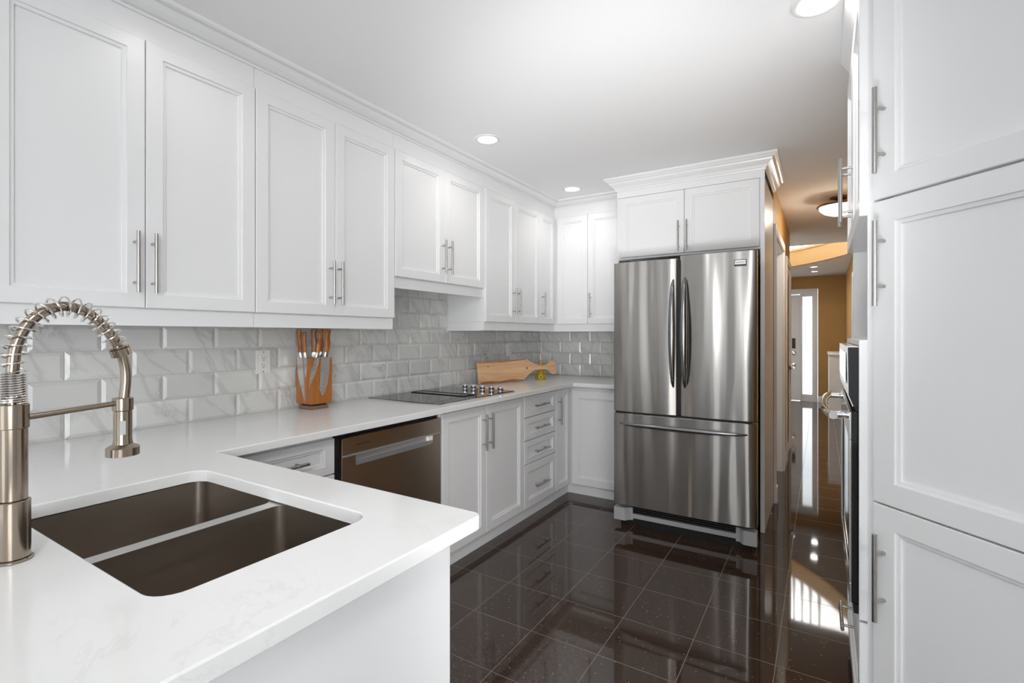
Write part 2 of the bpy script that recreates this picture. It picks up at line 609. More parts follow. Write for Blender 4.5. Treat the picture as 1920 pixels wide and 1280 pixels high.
struct('wall_south', w, M['wallw'], 'pale wall with glass patio doors behind the camera', 'wall')


def window(name, F, a0, a1, c0, c1, label, mull):
    fr = MB()
    t = 0.05
    fr.box(F, a0, a1, 0, 0.07, c0, c0 + t, 0.004).box(F, a0, a1, 0, 0.07, c1 - t, c1, 0.004)
    fr.box(F, a0, a0 + t, 0, 0.07, c0 + t, c1 - t, 0.004).box(F, a1 - t, a1, 0, 0.07, c0 + t, c1 - t, 0.004)
    for q in mull:
        fr.box(F, q - 0.035, q + 0.035, 0, 0.07, c0 + t, c1 - t, 0.004)
    o = struct(name, fr, M['trim'], label, 'window')
    MB().box(F, a0 + t, a1 - t, 0.03, 0.034, c0 + t, c1 - t).build('pane', M['pane'], o)
    return o


window('window_1', Frame((0, -3.70, 0), (1, 0, 0), (0, 1, 0)), 0.15, 2.15, 0.0, 2.18, 'glass patio doors with a white frame', [1.15])
window('window_2', Frame((4.30, 0, 0), (0, 1, 0), (-1, 0, 0)), -2.9, -0.9, 0.75, 2.15, 'wide white framed window', [-1.9])

# foyer
FY = 11.3
w = MB()
w.box(WORLD, 0.5, 1.02, FY, FY + 0.15, 0, 2.44).box(WORLD, 2.31, 2.87, FY, FY + 0.15, 0, 2.44).box(WORLD, 1.02, 2.31, FY, FY + 0.15, 2.20, 2.44)
struct('wall_far', w, M['tan'], 'tan wall around the front door at the far end', 'wall')
# balcony fascia, curved, with a lower ceiling behind it
arc = []
for i in range(25):
    t = i / 24
    x = 0.5 + 2.25 * t
    arc.append((x, 9.95 - 0.12 * t - 1.55 * t ** 3.2))
w = MB()
pts_in = [(x, y + 0.10) for x, y in arc]
w.prism(arc + pts_in[::-1], 2.44, 2.68)
struct('wall_balcony', w, M['tan'], 'curved tan balcony edge above the foyer', 'wall')
w = MB()
w.prism([(x, y - 0.02) for x, y in arc] + [(x, y + 0.14) for x, y in arc][::-1], 2.68, 2.715)
struct('trim_6', w, woodmat('honey_oak', (0.50, 0.22, 0.06), (0.62, 0.31, 0.10), (4, 4, 20)), 'honey coloured wooden ledge along the curved balcony edge', 'trim')
w = MB()
w.prism([(x, y + 0.1) for x, y in arc] + [(2.87, FY + 0.15), (0.5, FY + 0.15)], 2.44, 2.56)
struct('ceiling_foyer', w, M['ceil'], 'white lower ceiling over the front door', 'ceiling')
w = MB()
w.box(WORLD, 0.38, 2.99, 7.48, 7.6, CEIL + 0.12, 5.0).box(WORLD, 0.38, 0.5, 7.6, 11.45, CEIL, 5.0)
w.box(WORLD, 2.87, 2.99, 7.6, 11.45, CEIL, 5.0).box(WORLD, 0.5, 2.87, FY, FY + 0.15, 2.56, 5.0)
struct('wall_stairwell', w, M['wallw'], 'white upper walls over the foyer', 'wall')
struct('ceiling_stairwell', MB().box(WORLD, 0.38, 2.99, 7.48, 11.45, 5.0, 5.1), M['ceil'], 'high white ceiling over the foyer', 'ceiling')
# stubby balusters seen over the ledge
b0 = None
for i, x in enumerate((1.62, 1.74, 1.86, 1.98, 2.10, 2.22, 2.34)):
    tt = (x - 0.5) / 2.25
    y = 9.95 - 0.12 * tt - 1.55 * tt ** 3.2 + 0.06
    if b0 is None:
        mb = MB()
        mb.lathe((x, y, 2.715), (0, 0, 1), [(0.030, 0), (0.030, 0.05), (0.018, 0.06), (0.026, 0.12), (0.014, 0.30), (0.014, 0.80), (0.02, 0.85)], 12)
        b0 = centre(mb.build('baluster', M['trim']))
        tag(b0, 'white turned baluster standing on the curved balcony ledge', 'baluster', 'balusters on the curved balcony ledge')
    else:
        c_ = b0.copy()
        c_.location = (x, y, 2.715)
        COL.objects.link(c_)

# front door with sidelight
d = struct('door_1', MB().box(WORLD, 1.10, 2.01, FY + 0.02, FY + 0.065, 0.01, 2.09, 0.003), M['trim'], 'white front door with keypad lock at the end of the hallway', 'door')
MB().box(WORLD, 1.872, 1.928, FY - 0.005, FY + 0.02, 1.035, 1.235, 0.006).build('keypad_lock', M['dark'], d)
MB().lathe((1.905, FY + 0.02, 0.94), (0, -1, 0), [(0.04, 0), (0.04, 0.012), (0.022, 0.02), (0.02, 0.035)], 20).build('deadbolt', M['chrome'], d)
mb = MB().lathe((1.905, FY + 0.02, 0.71), (0, -1, 0), [(0.034, 0), (0.034, 0.012), (0.014, 0.02), (0.014, 0.06)], 20)
mb.tube([(1.905, FY - 0.04, 0.71), (1.80, FY - 0.045, 0.71)], 0.011, 10)
mb.build('lever_handle', M['chrome'], d)
w = MB()
w.box(WORLD, 1.02, 1.10, FY - 0.018, FY + 0.10, 0, 2.12, 0.003).box(WORLD, 2.012, 2.037, FY - 0.018, FY + 0.10, 0, 2.10, 0.003)
w.box(WORLD, 2.228, 2.305, FY - 0.018, FY + 0.10, 0, 2.12, 0.003).box(WORLD, 1.02, 2.305, FY - 0.022, FY + 0.10, 2.10, 2.20, 0.003)
struct('trim_1', w, M['trim'], 'white casing around the front door and its sidelight', 'trim')
w = MB()
w.box(WORLD, 2.037, 2.228, FY + 0.02, FY + 0.08, 0.0, 0.135, 0.003).box(WORLD, 2.037, 2.228, FY + 0.02, FY + 0.08, 2.05, 2.10, 0.003)
w.box(WORLD, 2.037, 2.052, FY + 0.02, FY + 0.08, 0.135, 2.05).box(WORLD, 2.213, 2.228, FY + 0.02, FY + 0.08, 0.135, 2.05)
w3 = struct('window_3', w, M['trim'], 'tall narrow glowing sidelight beside the front door', 'window')
MB().box(WORLD, 2.052, 2.213, FY + 0.05, FY + 0.054, 0.135, 2.05).build('pane', M['pane'], w3)

BASEP = [(0, 0), (0.015, 0), (0.015, 0.085), (0.010, 0.10), (0.004, 0.115), (0, 0.115)]
struct('baseboard_far', MB().sweep([(2.75, FY), (2.308, FY)][::-1], BASEP), M['trim'], 'white baseboard on the tan wall at the far end', 'baseboard')
struct('baseboard_left', MB().sweep([(2.055, 5.47), (2.055, 5.80)], BASEP), M['trim'], 'white baseboard along the hallway left wall', 'baseboard')
struct('baseboard_right', MB().sweep([(2.75, 7.45), (2.75, 2.62)], BASEP).sweep([(2.75, 11.28), (2.75, 8.95)], BASEP), M['trim'], 'white baseboard along the hallway right wall', 'baseboard')


def casing(mb, x, s_, y0, y1, z1, wd=0.07):
    """casing on a wall at x, projecting s_*0.018; opening y0..y1, head z1"""
    for a, b in ((y0 - wd, y0), (y1, y1 + wd)):
        mb.box(WORLD, x, x + s_ * 0.018, a, b, 0, z1 + wd, 0.003)
    mb.box(WORLD, x, x + s_ * 0.018, y0, y1, z1, z1 + wd, 0.003)
    return mb


mb = casing(MB(), 2.055, 1, 4.40, 5.39, 2.09)
mb.box(WORLD, 1.935, 2.055, 4.40, 4.412, 0, 2.09).box(WORLD, 1.935, 2.055, 5.378, 5.39, 0, 2.09).box(WORLD, 1.935, 2.055, 4.412, 5.378, 2.078, 2.09)
mb.box(WORLD, 2.055, 2.082, 4.325, 4.405, 0, 0.13, 0.004)
struct('trim_2', mb, M['trim'], 'white casing of the opening just past the refrigerator', 'trim')
mb = casing(MB(), 2.055, 1, 5.88, 6.50, 2.04)
struct('trim_3', mb, M['trim'], 'white door casing farther down the left of the hallway', 'trim')
d = struct('door_2', MB().door(Frame((2.055, 0, 0), (0, 1, 0), (1, 0, 0)), 5.883, 6.497, 0.01, 2.037, 0.0, 0.008, 0.09), M['trim'], 'white closed door on the left of the hallway', 'door')
mb = MB().lathe((2.063, 6.42, 0.93), (1, 0, 0), [(0.03, 0), (0.03, 0.01), (0.012, 0.015), (0.012, 0.05)], 16)
mb.tube([(2.105, 6.42, 0.93), (2.11, 6.32, 0.93)], 0.010, 10)
mb.build('lever_handle', M['chrome'], d)
mb = casing(MB(), 2.75, -1, 7.55, 8.40, 2.10)
struct('trim_4', mb, M['trim'], 'white door casing on the right of the hallway', 'trim')
d = struct('door_3', MB().door(Frame((2.75, 0, 0), (0, 1, 0), (-1, 0, 0)), 7.553, 8.397, 0.01, 2.097, 0.0, 0.008, 0.10), M['trim'], 'white closed door on the right of the hallway', 'door')
for z in (0.3, 1.25, 1.9):
    MB().tube([(2.738, 7.556, z - 0.05), (2.738, 7.556, z + 0.05)], 0.009, 10).build('hinge', M['nickel'], d)

# ------------------------------------------------------------------ crown mouldings
CROWN = [(0.0, 2.424), (0.010, 2.424), (0.012, 2.431), (0.008, 2.434), (0.022, 2.437), (0.042, 2.447), (0.056, 2.459), (0.062, 2.463), (0.058, 2.465), (0.074, 2.467), (0.080, 2.470), (0.084, CEIL), (0.0, CEIL)]
mb = MB().sweep([(0.34, -0.05), (0.34, 3.98), (1.045, 3.98)], CROWN)
struct('trim_5', mb, M['paint'], 'white crown moulding above the wall cabinets', 'trim')

# ------------------------------------------------------------------ wall cabinets, left run
FX, DX = 0.34, 0.354       # fascia plane, door front plane
DB, DT = 1.394, 2.337


def upper(name, y0, y1, doors, c0, label, handles, group, body_c0=None, rail=True, b_side=None):
    t = thing(name, ((0.17), (y0 + y1) / 2, c0), label, 'cabinet', group)
    MB().box(LEFT, y0 + 0.0005, y1 - 0.0005, 0.0, FX - 0.004, c0 - 0.002, CEIL - 0.001).build('body', M['paint'], t)
    fa = MB().box(LEFT, y0 + 0.0005, y1 - 0.0005, FX - 0.004, FX, DT - 0.02, 2.4275)
    fa.build('fascia', M['paint'], t)
    if rail:
        MB().box(LEFT, y0 + 0.0005, y1 - 0.0005, FX - 0.022, FX - 0.002, c0 - 0.062, c0 - 0.002, 0.001).build('light_rail', M['paint'], t)
    for (a0, a1), h in zip(doors, handles):
        d_ = MB().door(LEFT, a0 + 0.0015, a1 - 0.0015, c0 + 0.001, DT, FX - 0.003, DX, 0.053, 0.048).build('door', M['paint'], t)
        MB().handle(LEFT, h, DX, c0 + 0.052, c0 + 0.262).build('handle', M['nickel'], d_)
    return t


GU = 'white wall cabinets with bar pulls'
upper('wall_cabinet', 0.403, 1.203, [(0.403, 0.803), (0.803, 1.203)], DB, 'white double-door wall cabinet above the faucet, nearest the camera', (0.768, 0.822), GU)
t = upper('wall_cabinet', 1.204, 2.005, [(1.204, 1.606), (1.606, 2.005)], DB, 'white double-door wall cabinet directly above the knife block', (1.572, 1.622), GU)
# the far side of that cabinet is closed by its rail return
MB().box(LEFT, 1.985, 2.0045, 0.0, FX - 0.022, DB - 0.064, DB - 0.0025).build('side_panel', M['paint'], t)
t = upper('wall_cabinet', 2.006, 2.884, [(2.009, 2.440), (2.440, 2.870)], 1.628, 'short white double-door wall cabinet above the cooktop', (2.409, 2.472), GU, rail=False)
MB().box(LEFT, 2.007, 2.883, FX - 0.030, FX - 0.010, 1.565, 1.6255, 0.001).build('light_rail', M['paint'], t)
t = upper('wall_cabinet', 2.885, 3.690, [(2.888, 3.287), (3.287, 3.690)], DB, 'white double-door wall cabinet above the wooden paddle board', (3.250, 3.314), GU)
MB().box(LEFT, 2.8855, 2.905, 0.0, FX - 0.022, DB - 0.064, DB - 0.0025).build('side_panel', M['paint'], t)
# a lone narrow cabinet, out of view except for its edge, before the first one
upper('wall_cabinet', -0.05, 0.402, [(-0.048, 0.402)], DB, 'single-door white wall cabinet at the left edge', (0.36,), GU)

# corner wall cabinet (L shaped), narrow left door and two doors on the back wall
t = thing('corner_wall_cabinet', (0.17, 4.1, DB), 'white L-shaped corner wall cabinet beside the refrigerator', 'cabinet')
BF = 0.33                  # depth of the back run
mb = MB().prism([(0.0, 3.6905), (FX - 0.004, 3.6905), (FX - 0.004, 4.31 - BF + 0.004), (1.044, 4.31 - BF + 0.004), (1.044, 4.309), (0.0, 4.309)], DB - 0.002, CEIL - 0.001)
mb.build('body', M['paint'], t)
MB().sweep([(FX - 0.004, 3.6905), (FX - 0.004, 4.31 - BF + 0.004), (1.044, 4.31 - BF + 0.004)], [(0, DT - 0.02), (0.004, DT - 0.02), (0.004, 2.4275), (0, 2.4275)]).build('fascia', M['paint'], t)
MB().sweep([(FX - 0.022, 3.6905), (FX - 0.022, 4.31 - BF + 0.022), (1.044, 4.31 - BF + 0.022)], [(0, DB - 0.064), (0.020, DB - 0.064), (0.020, DB - 0.0025), (0, DB - 0.0025)]).build('light_rail', M['paint'], t)
d_ = MB().door(LEFT, 3.692, 3.963, DB + 0.001, DT, FX - 0.003, DX, 0.05, 0.048).build('door', M['paint'], t)
MB().handle(LEFT, 3.715, DX, DB + 0.052, DB + 0.262).build('handle', M['nickel'], d_)
MB().door(BACK, 0.372, 0.662, DB + 0.001, DT, BF - 0.004, BF + 0.012, 0.05, 0.048).build('door', M['paint'], t)
d_ = MB().door(BACK, 0.665, 1.041, DB + 0.001, DT, BF - 0.004, BF + 0.012, 0.05, 0.048).build('door', M['paint'], t)
MB().handle(BACK, 0.695, BF + 0.012, DB + 0.052, DB + 0.262).build('handle', M['nickel'], d_)

# cabinet over the refrigerator
t = thing('refrigerator_cabinet', (1.55, 3.97, 1.87), 'white cabinet with two short doors over the steel refrigerator', 'cabinet')
FD = 4.31 - 3.64
MB().box(BACK, 1.046, 2.027, 0.001, FD - 0.018, 1.87, CEIL - 0.001).build('body', M['paint'], t)
MB().box(BACK, 1.046, 2.054, FD - 0.018, FD - 0.003, DT - 0.001, CEIL - 0.001).build('fascia', M['paint'], t)
for a0, a1, h in ((1.072, 1.540, 1.507), (1.545, 2.022, 1.565)):
    d_ = MB().door(BACK, a0, a1, 1.885, 2.333, FD - 0.018, FD, 0.052, 0.05).build('door', M['paint'], t)
    MB().handle(BACK, h, FD, 1.893, 2.108).build('handle', M['nickel'], d_)
MB().box(BACK, 2.028, 2.054, 0.002, FD + 0.002, 0.002, DT - 0.002, 0.001).build('side_panel', M['paint'], t)
CR2 = [(0.0, 2.385), (0.005, 2.385), (0.009, 2.398), (0.014, 2.400), (0.020, 2.412), (0.034, 2.424), (0.046, 2.436), (0.050, 2.446), (0.060, 2.450), (0.068, 2.460), (0.078, 2.466), (0.078, CEIL - 0.001), (0.0, CEIL - 0.001)]
MB().sweep([(1.046, 3.90), (1.046, 3.642), (2.054, 3.642), (2.054, 4.308)], CR2).build('crown', M['paint'], t)
t.children[-1].name = 'crown_moulding'

# ------------------------------------------------------------------ base cabinets
BX = 0.620                  # front plane of base doors
TOE = 0.105
CT = 0.884                  # underside of worktop


def base_body(t, y0, y1, x=BX - 0.020):
    MB().box(LEFT, y0 + 0.0005, y1 - 0.0005, 0.001, x, TOE - 0.03, CT).build('body', M['paint'], t)
    MB().box(LEFT, y0 + 0.0005, y1 - 0.0005, x - 0.045, x - 0.012 + 0.002, 0.0, TOE - 0.03).build('plinth', M['paint'], t)


def bdoor(t, F, a0, a1, c0, c1, b0, b1, h=None, st=0.053, horiz=False, top=None):
    d_ = MB().door(F, a0 + 0.0015, a1 - 0.0015, c0, c1, b0, b1, st, top).build('drawer_front' if horiz else 'door', M['paint'], t)
    if h:
        if horiz:
            MB().handle(F, h[0], b1 - 0.004, h[1], h[2], True).build('handle', M['nickel'], d_)
        else:
            MB().handle(F, h[0], b1, h[1], h[2]).build('handle', M['nickel'], d_)
    return d_


t = thing('drawer_base_cabinet', (0.3, 1.15, 0), 'white base cabinet with a top drawer, left of the dishwasher', 'cabinet')
base_body(t, 0.82, 1.394)
bdoor(t, LEFT, 0.90, 1.392, 0.715, 0.862, BX - 0.02, BX, (0.79, 1.075, 1.245), 0.045, True, 0.035)
bdoor(t, LEFT, 0.90, 1.392, 0.115, 0.709, BX - 0.02, BX, None, 0.053)

t = thing('cooktop_base_cabinet', (0.3, 2.53, 0), 'white double-door base cabinet under the cooktop', 'cabinet')
base_body(t, 2.088, 2.976)
bdoor(t, LEFT, 2.095, 2.513, 0.085, 0.868, BX - 0.02, BX, (2.472, 0.60, 0.818))
bdoor(t, LEFT, 2.513, 2.972, 0.085, 0.868, BX - 0.02, BX, (2.540, 0.60, 0.818))

t = thing('drawer_stack_cabinet', (0.3, 3.2, 0), 'white base cabinet with a stack of four drawers', 'cabinet')
base_body(t, 2.977, 3.455)
for c0, c1, hz, st in ((0.722, 0.868, 0.793, 0.045), (0.560, 0.716, 0.634, 0.048), (0.395, 0.554, 0.468, 0.048), (0.085, 0.389, 0.222, 0.053)):
    bdoor(t, LEFT, 2.977, 3.455, c0, c1, BX - 0.02, BX, (hz, 3.10, 3.30), st, True, 0.038 if c1 - c0 < 0.2 else 0.053)

t = thing('corner_base_cabinet', (0.3, 4.0, 0), 'white L-shaped corner base cabinet beside the refrigerator', 'cabinet')
BB = 0.60                   # back run depth at the door front
mb = MB().prism([(0.001, 3.456), (BX - 0.02, 3.456), (BX - 0.02, 4.31 - BB + 0.02), (1.12, 4.31 - BB + 0.02), (1.12, 4.309), (0.001, 4.309)], TOE - 0.03, CT)
mb.build('body', M['paint'], t)
MB().prism([(0.05, 3.456), (BX - 0.034, 3.456), (BX - 0.034, 4.31 - BB + 0.034), (1.12, 4.31 - BB + 0.034), (1.12, 4.25), (0.05, 4.25)], 0.0, TOE - 0.03).build('plinth', M['paint'], t)
bdoor(t, LEFT, 3.457, 3.708, 0.085, 0.868, BX - 0.02, BX, (3.490, 0.60, 0.812), 0.045)
bdoor(t, BACK, 0.634, 1.115, 0.085, 0.850, BB - 0.02, BB, None, 0.06)

# peninsula
t = thing('peninsula_cabinet', (1.0, 0.4, 0), 'white peninsula cabinet under the sink with a plain end panel', 'cabinet')
mb = MB()
mb.box(WORLD, 0.001, 1.70, 0.10, 0.80, TOE - 0.03, 0.64)
mb.box(WORLD, 0.001, 0.82, 0.10, 0.80, 0.64, CT).box(WORLD, 1.62, 1.70, 0.10, 0.80, 0.64, CT)
mb.box(WORLD, 0.82, 1.62, 0.10, 0.18, 0.64, CT)
mb.build('body', M['paint'], t)
MB().box(WORLD, 0.62, 1.66, 0.14, 0.76, 0.0, TOE - 0.03).build('plinth', M['paint'], t)
MB().box(WORLD, 1.7005, 1.722, -0.02, 0.800, 0.0, CT, 0.001).build('end_panel', M['paint'], t)
PEN = Frame((0, 0.80, 0), (1, 0, 0), (0, 1, 0))
for a0, a1, h in ((0.70, 1.195, 1.16), (1.198, 1.697, 1.235)):
    bdoor(t, PEN, a0, a1, 0.085, 0.868, 0.0005, 0.0145, (h, 0.60, 0.81))

# ------------------------------------------------------------------ dishwasher
t = thing('dishwasher', (0.3, 1.74, 0), 'dark stainless dishwasher with pocket handle under the worktop', 'dishwasher')
y0, y1 = 1.398, 2.085
MB().box(LEFT, y0, y1, 0.02, BX - 0.03, 0.08, 0.880).build('tub', M['black'], t)
pf = BX + 0.002
mb = MB()
mb.box(LEFT, y0 + 0.028, y1 - 0.004, BX - 0.03, pf, 0.778, 0.852, 0.002)
mb.build('control_panel', M['dwsteel'], t)
mb = MB()
mb.box(LEFT, y0 + 0.028, y1 - 0.004, BX - 0.03, pf - 0.008, 0.7775, 0.7785)
mb.box(LEFT, y0 + 0.028, y0 + 0.105, BX - 0.03, pf - 0.001, 0.11, 0.777, 0.002)
mb.box(LEFT, y1 - 0.068, y1 - 0.004, BX - 0.03, pf - 0.001, 0.11, 0.777, 0.002)
mb.box(LEFT, y0 + 0.104, y1 - 0.067, BX - 0.03, pf - 0.001, 0.11, 0.726)
mb.build('door', M['dwsteel'], t)
mb = MB()
# pocket: rounded channel behind the opening
sec = [(BX - 0.028, 0.776), (BX - 0.028, 0.755), (BX - 0.024, 0.738), (BX - 0.010, 0.729), (pf + 0.001, 0.7265), (pf + 0.001, 0.7245), (BX - 0.012, 0.7255), (BX - 0.029, 0.735), (BX - 0.0295, 0.776)]
L0 = [LEFT(y0 + 0.106, b, c) for b, c in sec]
L1 = [LEFT(y1 - 0.069, b, c) for b, c in sec]
mb.loops([L0, L1], smooth=True)
mb.build('pocket_handle', M['dwgrip'], t)
MB().box(LEFT, y0 + 0.03, y1 - 0.006, pf - 0.006, pf + 0.006, 0.7705, 0.7775, 0.002).build('handle_lip', M['dwgrip'], t)
MB().box(LEFT, y0 + 0.10, y0 + 0.19, pf, pf + 0.0008, 0.8135, 0.8155).box(LEFT, y0 + 0.188, y0 + 0.191, pf, pf + 0.001, 0.813, 0.816).build('control_slot', M['black'], t)
MB().box(LEFT, y0, y1, 0.5, BX - 0.05, 0.0, 0.10).build('kickplate', M['dark'], t)

# ------------------------------------------------------------------ worktop with sink cut-out


def rrect(x0, x1, y0, y1, r, k=6):
    pts = []
    for cx, cy, a in ((x1 - r, y1 - r, 0), (x0 + r, y1 - r, 90), (x0 + r, y0 + r, 180), (x1 - r, y0 + r, 270)):
        for i in range(k + 1):
            th = R(a + 90 * i / k)
            pts.append((cx + r * math.cos(th), cy + r * math.sin(th)))
    return pts


SX0, SX1, SY0, SY1 = 0.857, 1.555, 0.338, 0.742
HOLE = rrect(SX0, SX1, SY0, SY1, 0.045)


def outer(e):
    """worktop outline, inset by e at exposed edges"""
    def corner(cx, cy, r, a0, a1, k=5):
        return [(cx + r * math.cos(R(a0 + (a1 - a0) * i / k)), cy + r * math.sin(R(a0 + (a1 - a0) * i / k))) for i in range(k + 1)]
    P = [(0.002, -0.08 + e)]
    P += corner(1.750 - 0.02, -0.08 + 0.02, 0.02 - e, -90, 0)
    P += corner(1.750 - 0.02, 0.878 - 0.02, 0.02 - e, 0, 90)
    P += [(0.676 - e, 0.878 - e), (0.676 - e, 3.652 + e), (1.125, 3.652 + e), (1.125, 4.302), (0.002, 4.302)]
    return P


mb = MB()
TOPZ, BOTZ = 0.915, 0.8845
levels = [(0.002, BOTZ), (0.0, BOTZ + 0.002), (0.0, TOPZ - 0.003), (0.001, TOPZ - 0.0008), (0.003, TOPZ)]
mb.loops([[Vector((x, y, z)) for x, y in outer(e)] for e, z in levels], False, False)


def hole(e):
    return rrect(SX0 - e, SX1 + e, SY0 - e, SY1 + e, 0.045 + e)


mb.loops([[Vector((x, y, z)) for x, y in hole(e)] for e, z in ((0.0, BOTZ), (0.0, TOPZ - 0.003), (0.001, TOPZ - 0.0008), (0.003, TOPZ))], False, False)
for z, eo, eh in ((TOPZ, 0.003, 0.003), (BOTZ, 0.002, 0.0)):
    A = [Vector((x, y, z)) for x, y in outer(eo)]
    B = [Vector((x, y, z)) for x, y in hole(eh)]
    tri = tessellate_polygon([A, B[::-1]])
    mb.add(A + B[::-1], [tuple(q) for q in tri])
o = mb.build('worktop', M['quartz'])
bm = bmesh.new()
bm.from_mesh(o.data)
bmesh.ops.remove_doubles(bm, verts=bm.verts[:], dist=1e-5)
bmesh.ops.recalc_face_normals(bm, faces=bm.faces[:])
bm.to_mesh(o.data)
bm.free()
tag(centre(o), 'white quartz worktop running over the peninsula and along the wall', 'worktop')

# sink
t = thing('sink', ((SX0 + SX1) / 2, (SY0 + SY1) / 2, 0.66), 'undermount double-bowl stainless sink in the peninsula', 'sink')
RZ = BOTZ - 0.001
mb = MB()
DV0, DV1 = 1.197, 1.233
bowls = ((SX0 - 0.004, DV0), (DV1, SX1 + 0.004))


def bowl_loops(x0, x1, z, e, r):
    return [Vector((x, y, z)) for x, y in rrect(x0 + e, x1 - e, SY0 - 0.004 + e, SY1 + 0.004 - e, r)]


for bx0, bx1 in bowls:
    b_ = MB()
    zt = RZ - 0.003
    b_.loops([bowl_loops(bx0, bx1, zt, 0.0, 0.026), bowl_loops(bx0, bx1, zt - 0.18, 0.005, 0.026), bowl_loops(bx0, bx1, zt - 0.20, 0.012, 0.024), bowl_loops(bx0, bx1, zt - 0.206, 0.024, 0.02)], False, True, True)
    ob = b_.build('bowl', M['sinksteel'], t)
    bm = bmesh.new()
    bm.from_mesh(ob.data)
    cz = sum(v.co.z for v in bm.verts) / len(bm.verts)
    bmesh.ops.recalc_face_normals(bm, faces=bm.faces[:])
    bmesh.ops.reverse_faces(bm, faces=bm.faces[:])
    bm.to_mesh(ob.data)
    bm.free()
    cx = (bx0 + bx1) / 2
    MB().lathe((cx, (SY0 + SY1) / 2, zt - 0.2055), (0, 0, 1), [(0.055, 0), (0.055, 0.002), (0.045, 0.003), (0.035, 0.0005)], 28).build('drain', M['rimsteel'], t)
# rim flange under the stone and divider top
mb = MB()
O = [Vector((x, y, RZ)) for x, y in rrect(SX0 - 0.025, SX1 + 0.025, SY0 - 0.025, SY1 + 0.025, 0.06)]
I1 = [Vector((x, y, RZ - 0.003)) for x, y in rrect(bowls[0][0], bowls[0][1], SY0 - 0.004, SY1 + 0.004, 0.026)]
I2 = [Vector((x, y, RZ - 0.003)) for x, y in rrect(bowls[1][0], bowls[1][1], SY0 - 0.004, SY1 + 0.004, 0.026)]
O2 = [Vector((p.x, p.y, RZ - 0.003)) for p in O]
tri = tessellate_polygon([O2, I1[::-1], I2[::-1]])
mb.add(O2 + I1[::-1] + I2[::-1], [tuple(q) for q in tri])
mb.build('rim', M['rimsteel'], t)

# ------------------------------------------------------------------ faucet
FXp = 1.197
t = thing('faucet', (FXp, 0.271, TOPZ), 'brushed nickel spring-neck kitchen faucet standing beside the sink', 'faucet')


def cyl(mb, c, r, h, seg=32, ch=0.0015):
    return mb.lathe(c, (0, 0, 1), [(r - ch, 0), (r, ch), (r, h - ch), (r - ch, h)], seg)


mb = MB()
cyl(mb, (FXp, 0.271, 0.9152), 0.0262, 0.005)
cyl(mb, (FXp, 0.271, 0.920), 0.0225, 0.098)
mb.build('base', M['faucet'], t)
mb = MB()
cyl(mb, (FXp, 0.271, 1.018), 0.0188, 0.128)
mb.build('body', M['faucet'], t)
mb = MB()
cyl(mb, (FXp, 0.271, 1.140), 0.0208, 0.042)
mb.build('collar', M['faucet'], t)
mb = MB()
mb.tube([(FXp - 0.02, 0.271, 0.99), (FXp - 0.045, 0.271, 0.995)], 0.012, 16)
mb.tube([(FXp - 0.040, 0.271, 0.995), (FXp - 0.050, 0.262, 1.03), (FXp - 0.058, 0.25, 1.09)], [0.009, 0.007, 0.005], 14)
mb.build('lever', M['faucet'], t)


def bez(P, k):
    """catmull-rom through points in the y-z plane"""
    out = []
    Q = [Vector(p) for p in P]
    Q = [Q[0] * 2 - Q[1]] + Q + [Q[-1] * 2 - Q[-2]]
    for i in range(1, len(Q) - 2):
        for j in range(k):
            u = j / k
            a, b, c, d = Q[i - 1], Q[i], Q[i + 1], Q[i + 2]
            out.append(0.5 * ((2 * b) + (c - a) * u + (2 * a - 5 * b + 4 * c - d) * u * u + (3 * b - 3 * c + d - a) * u ** 3))
    out.append(Q[-2])
    return out


arcp = bez([(FXp, 0.271, 1.182), (FXp, 0.270, 1.232), (FXp, 0.276, 1.287), (FXp, 0.298, 1.330), (FXp, 0.336, 1.352), (FXp, 0.374, 1.340), (FXp, 0.403, 1.308), (FXp, 0.424, 1.268), (FXp, 0.433, 1.222), (FXp, 0.430, 1.170)], 10)
MB().tube(arcp, 0.0088, 18).build('hose', M['faucet'], t)
# collar where the spring ends
e = Vector((FXp, 0.424, 1.268))
ax = (Vector((FXp, 0.433, 1.222)) - Vector((FXp, 0.403, 1.308))).normalized()
MB().lathe(e - ax * 0.011, ax, [(0.013, 0), (0.0175, 0.001), (0.0175, 0.004), (0.0150, 0.005), (0.0175, 0.006), (0.0175, 0.020), (0.012, 0.021)], 28).build('spring_collar', M['faucet'], t)


def coil(path, r0, turns, wire, per=14):
    """wire helix about a path"""
    L = [0]
    for a, b in zip(path, path[1:]):
        L.append(L[-1] + (b - a).length)
    n_ = int(turns * per)
    pts = []
    for i in range(n_ + 1):
        s_ = L[-1] * i / n_
        k = 0
        while k < len(L) - 2 and L[k + 1] < s_:
            k += 1
        f = (s_ - L[k]) / (L[k + 1] - L[k])
        p = path[k].lerp(path[k + 1], f)
        tg = (path[k + 1] - path[k]).normalized()
        u = Vector((1, 0, 0))
        w_ = tg.cross(u).normalized()
        th = 2 * math.pi * i / per
        pts.append(p + (u * math.cos(th) + w_ * math.sin(th)) * r0)
    return MB().tube(pts, wire, 8)


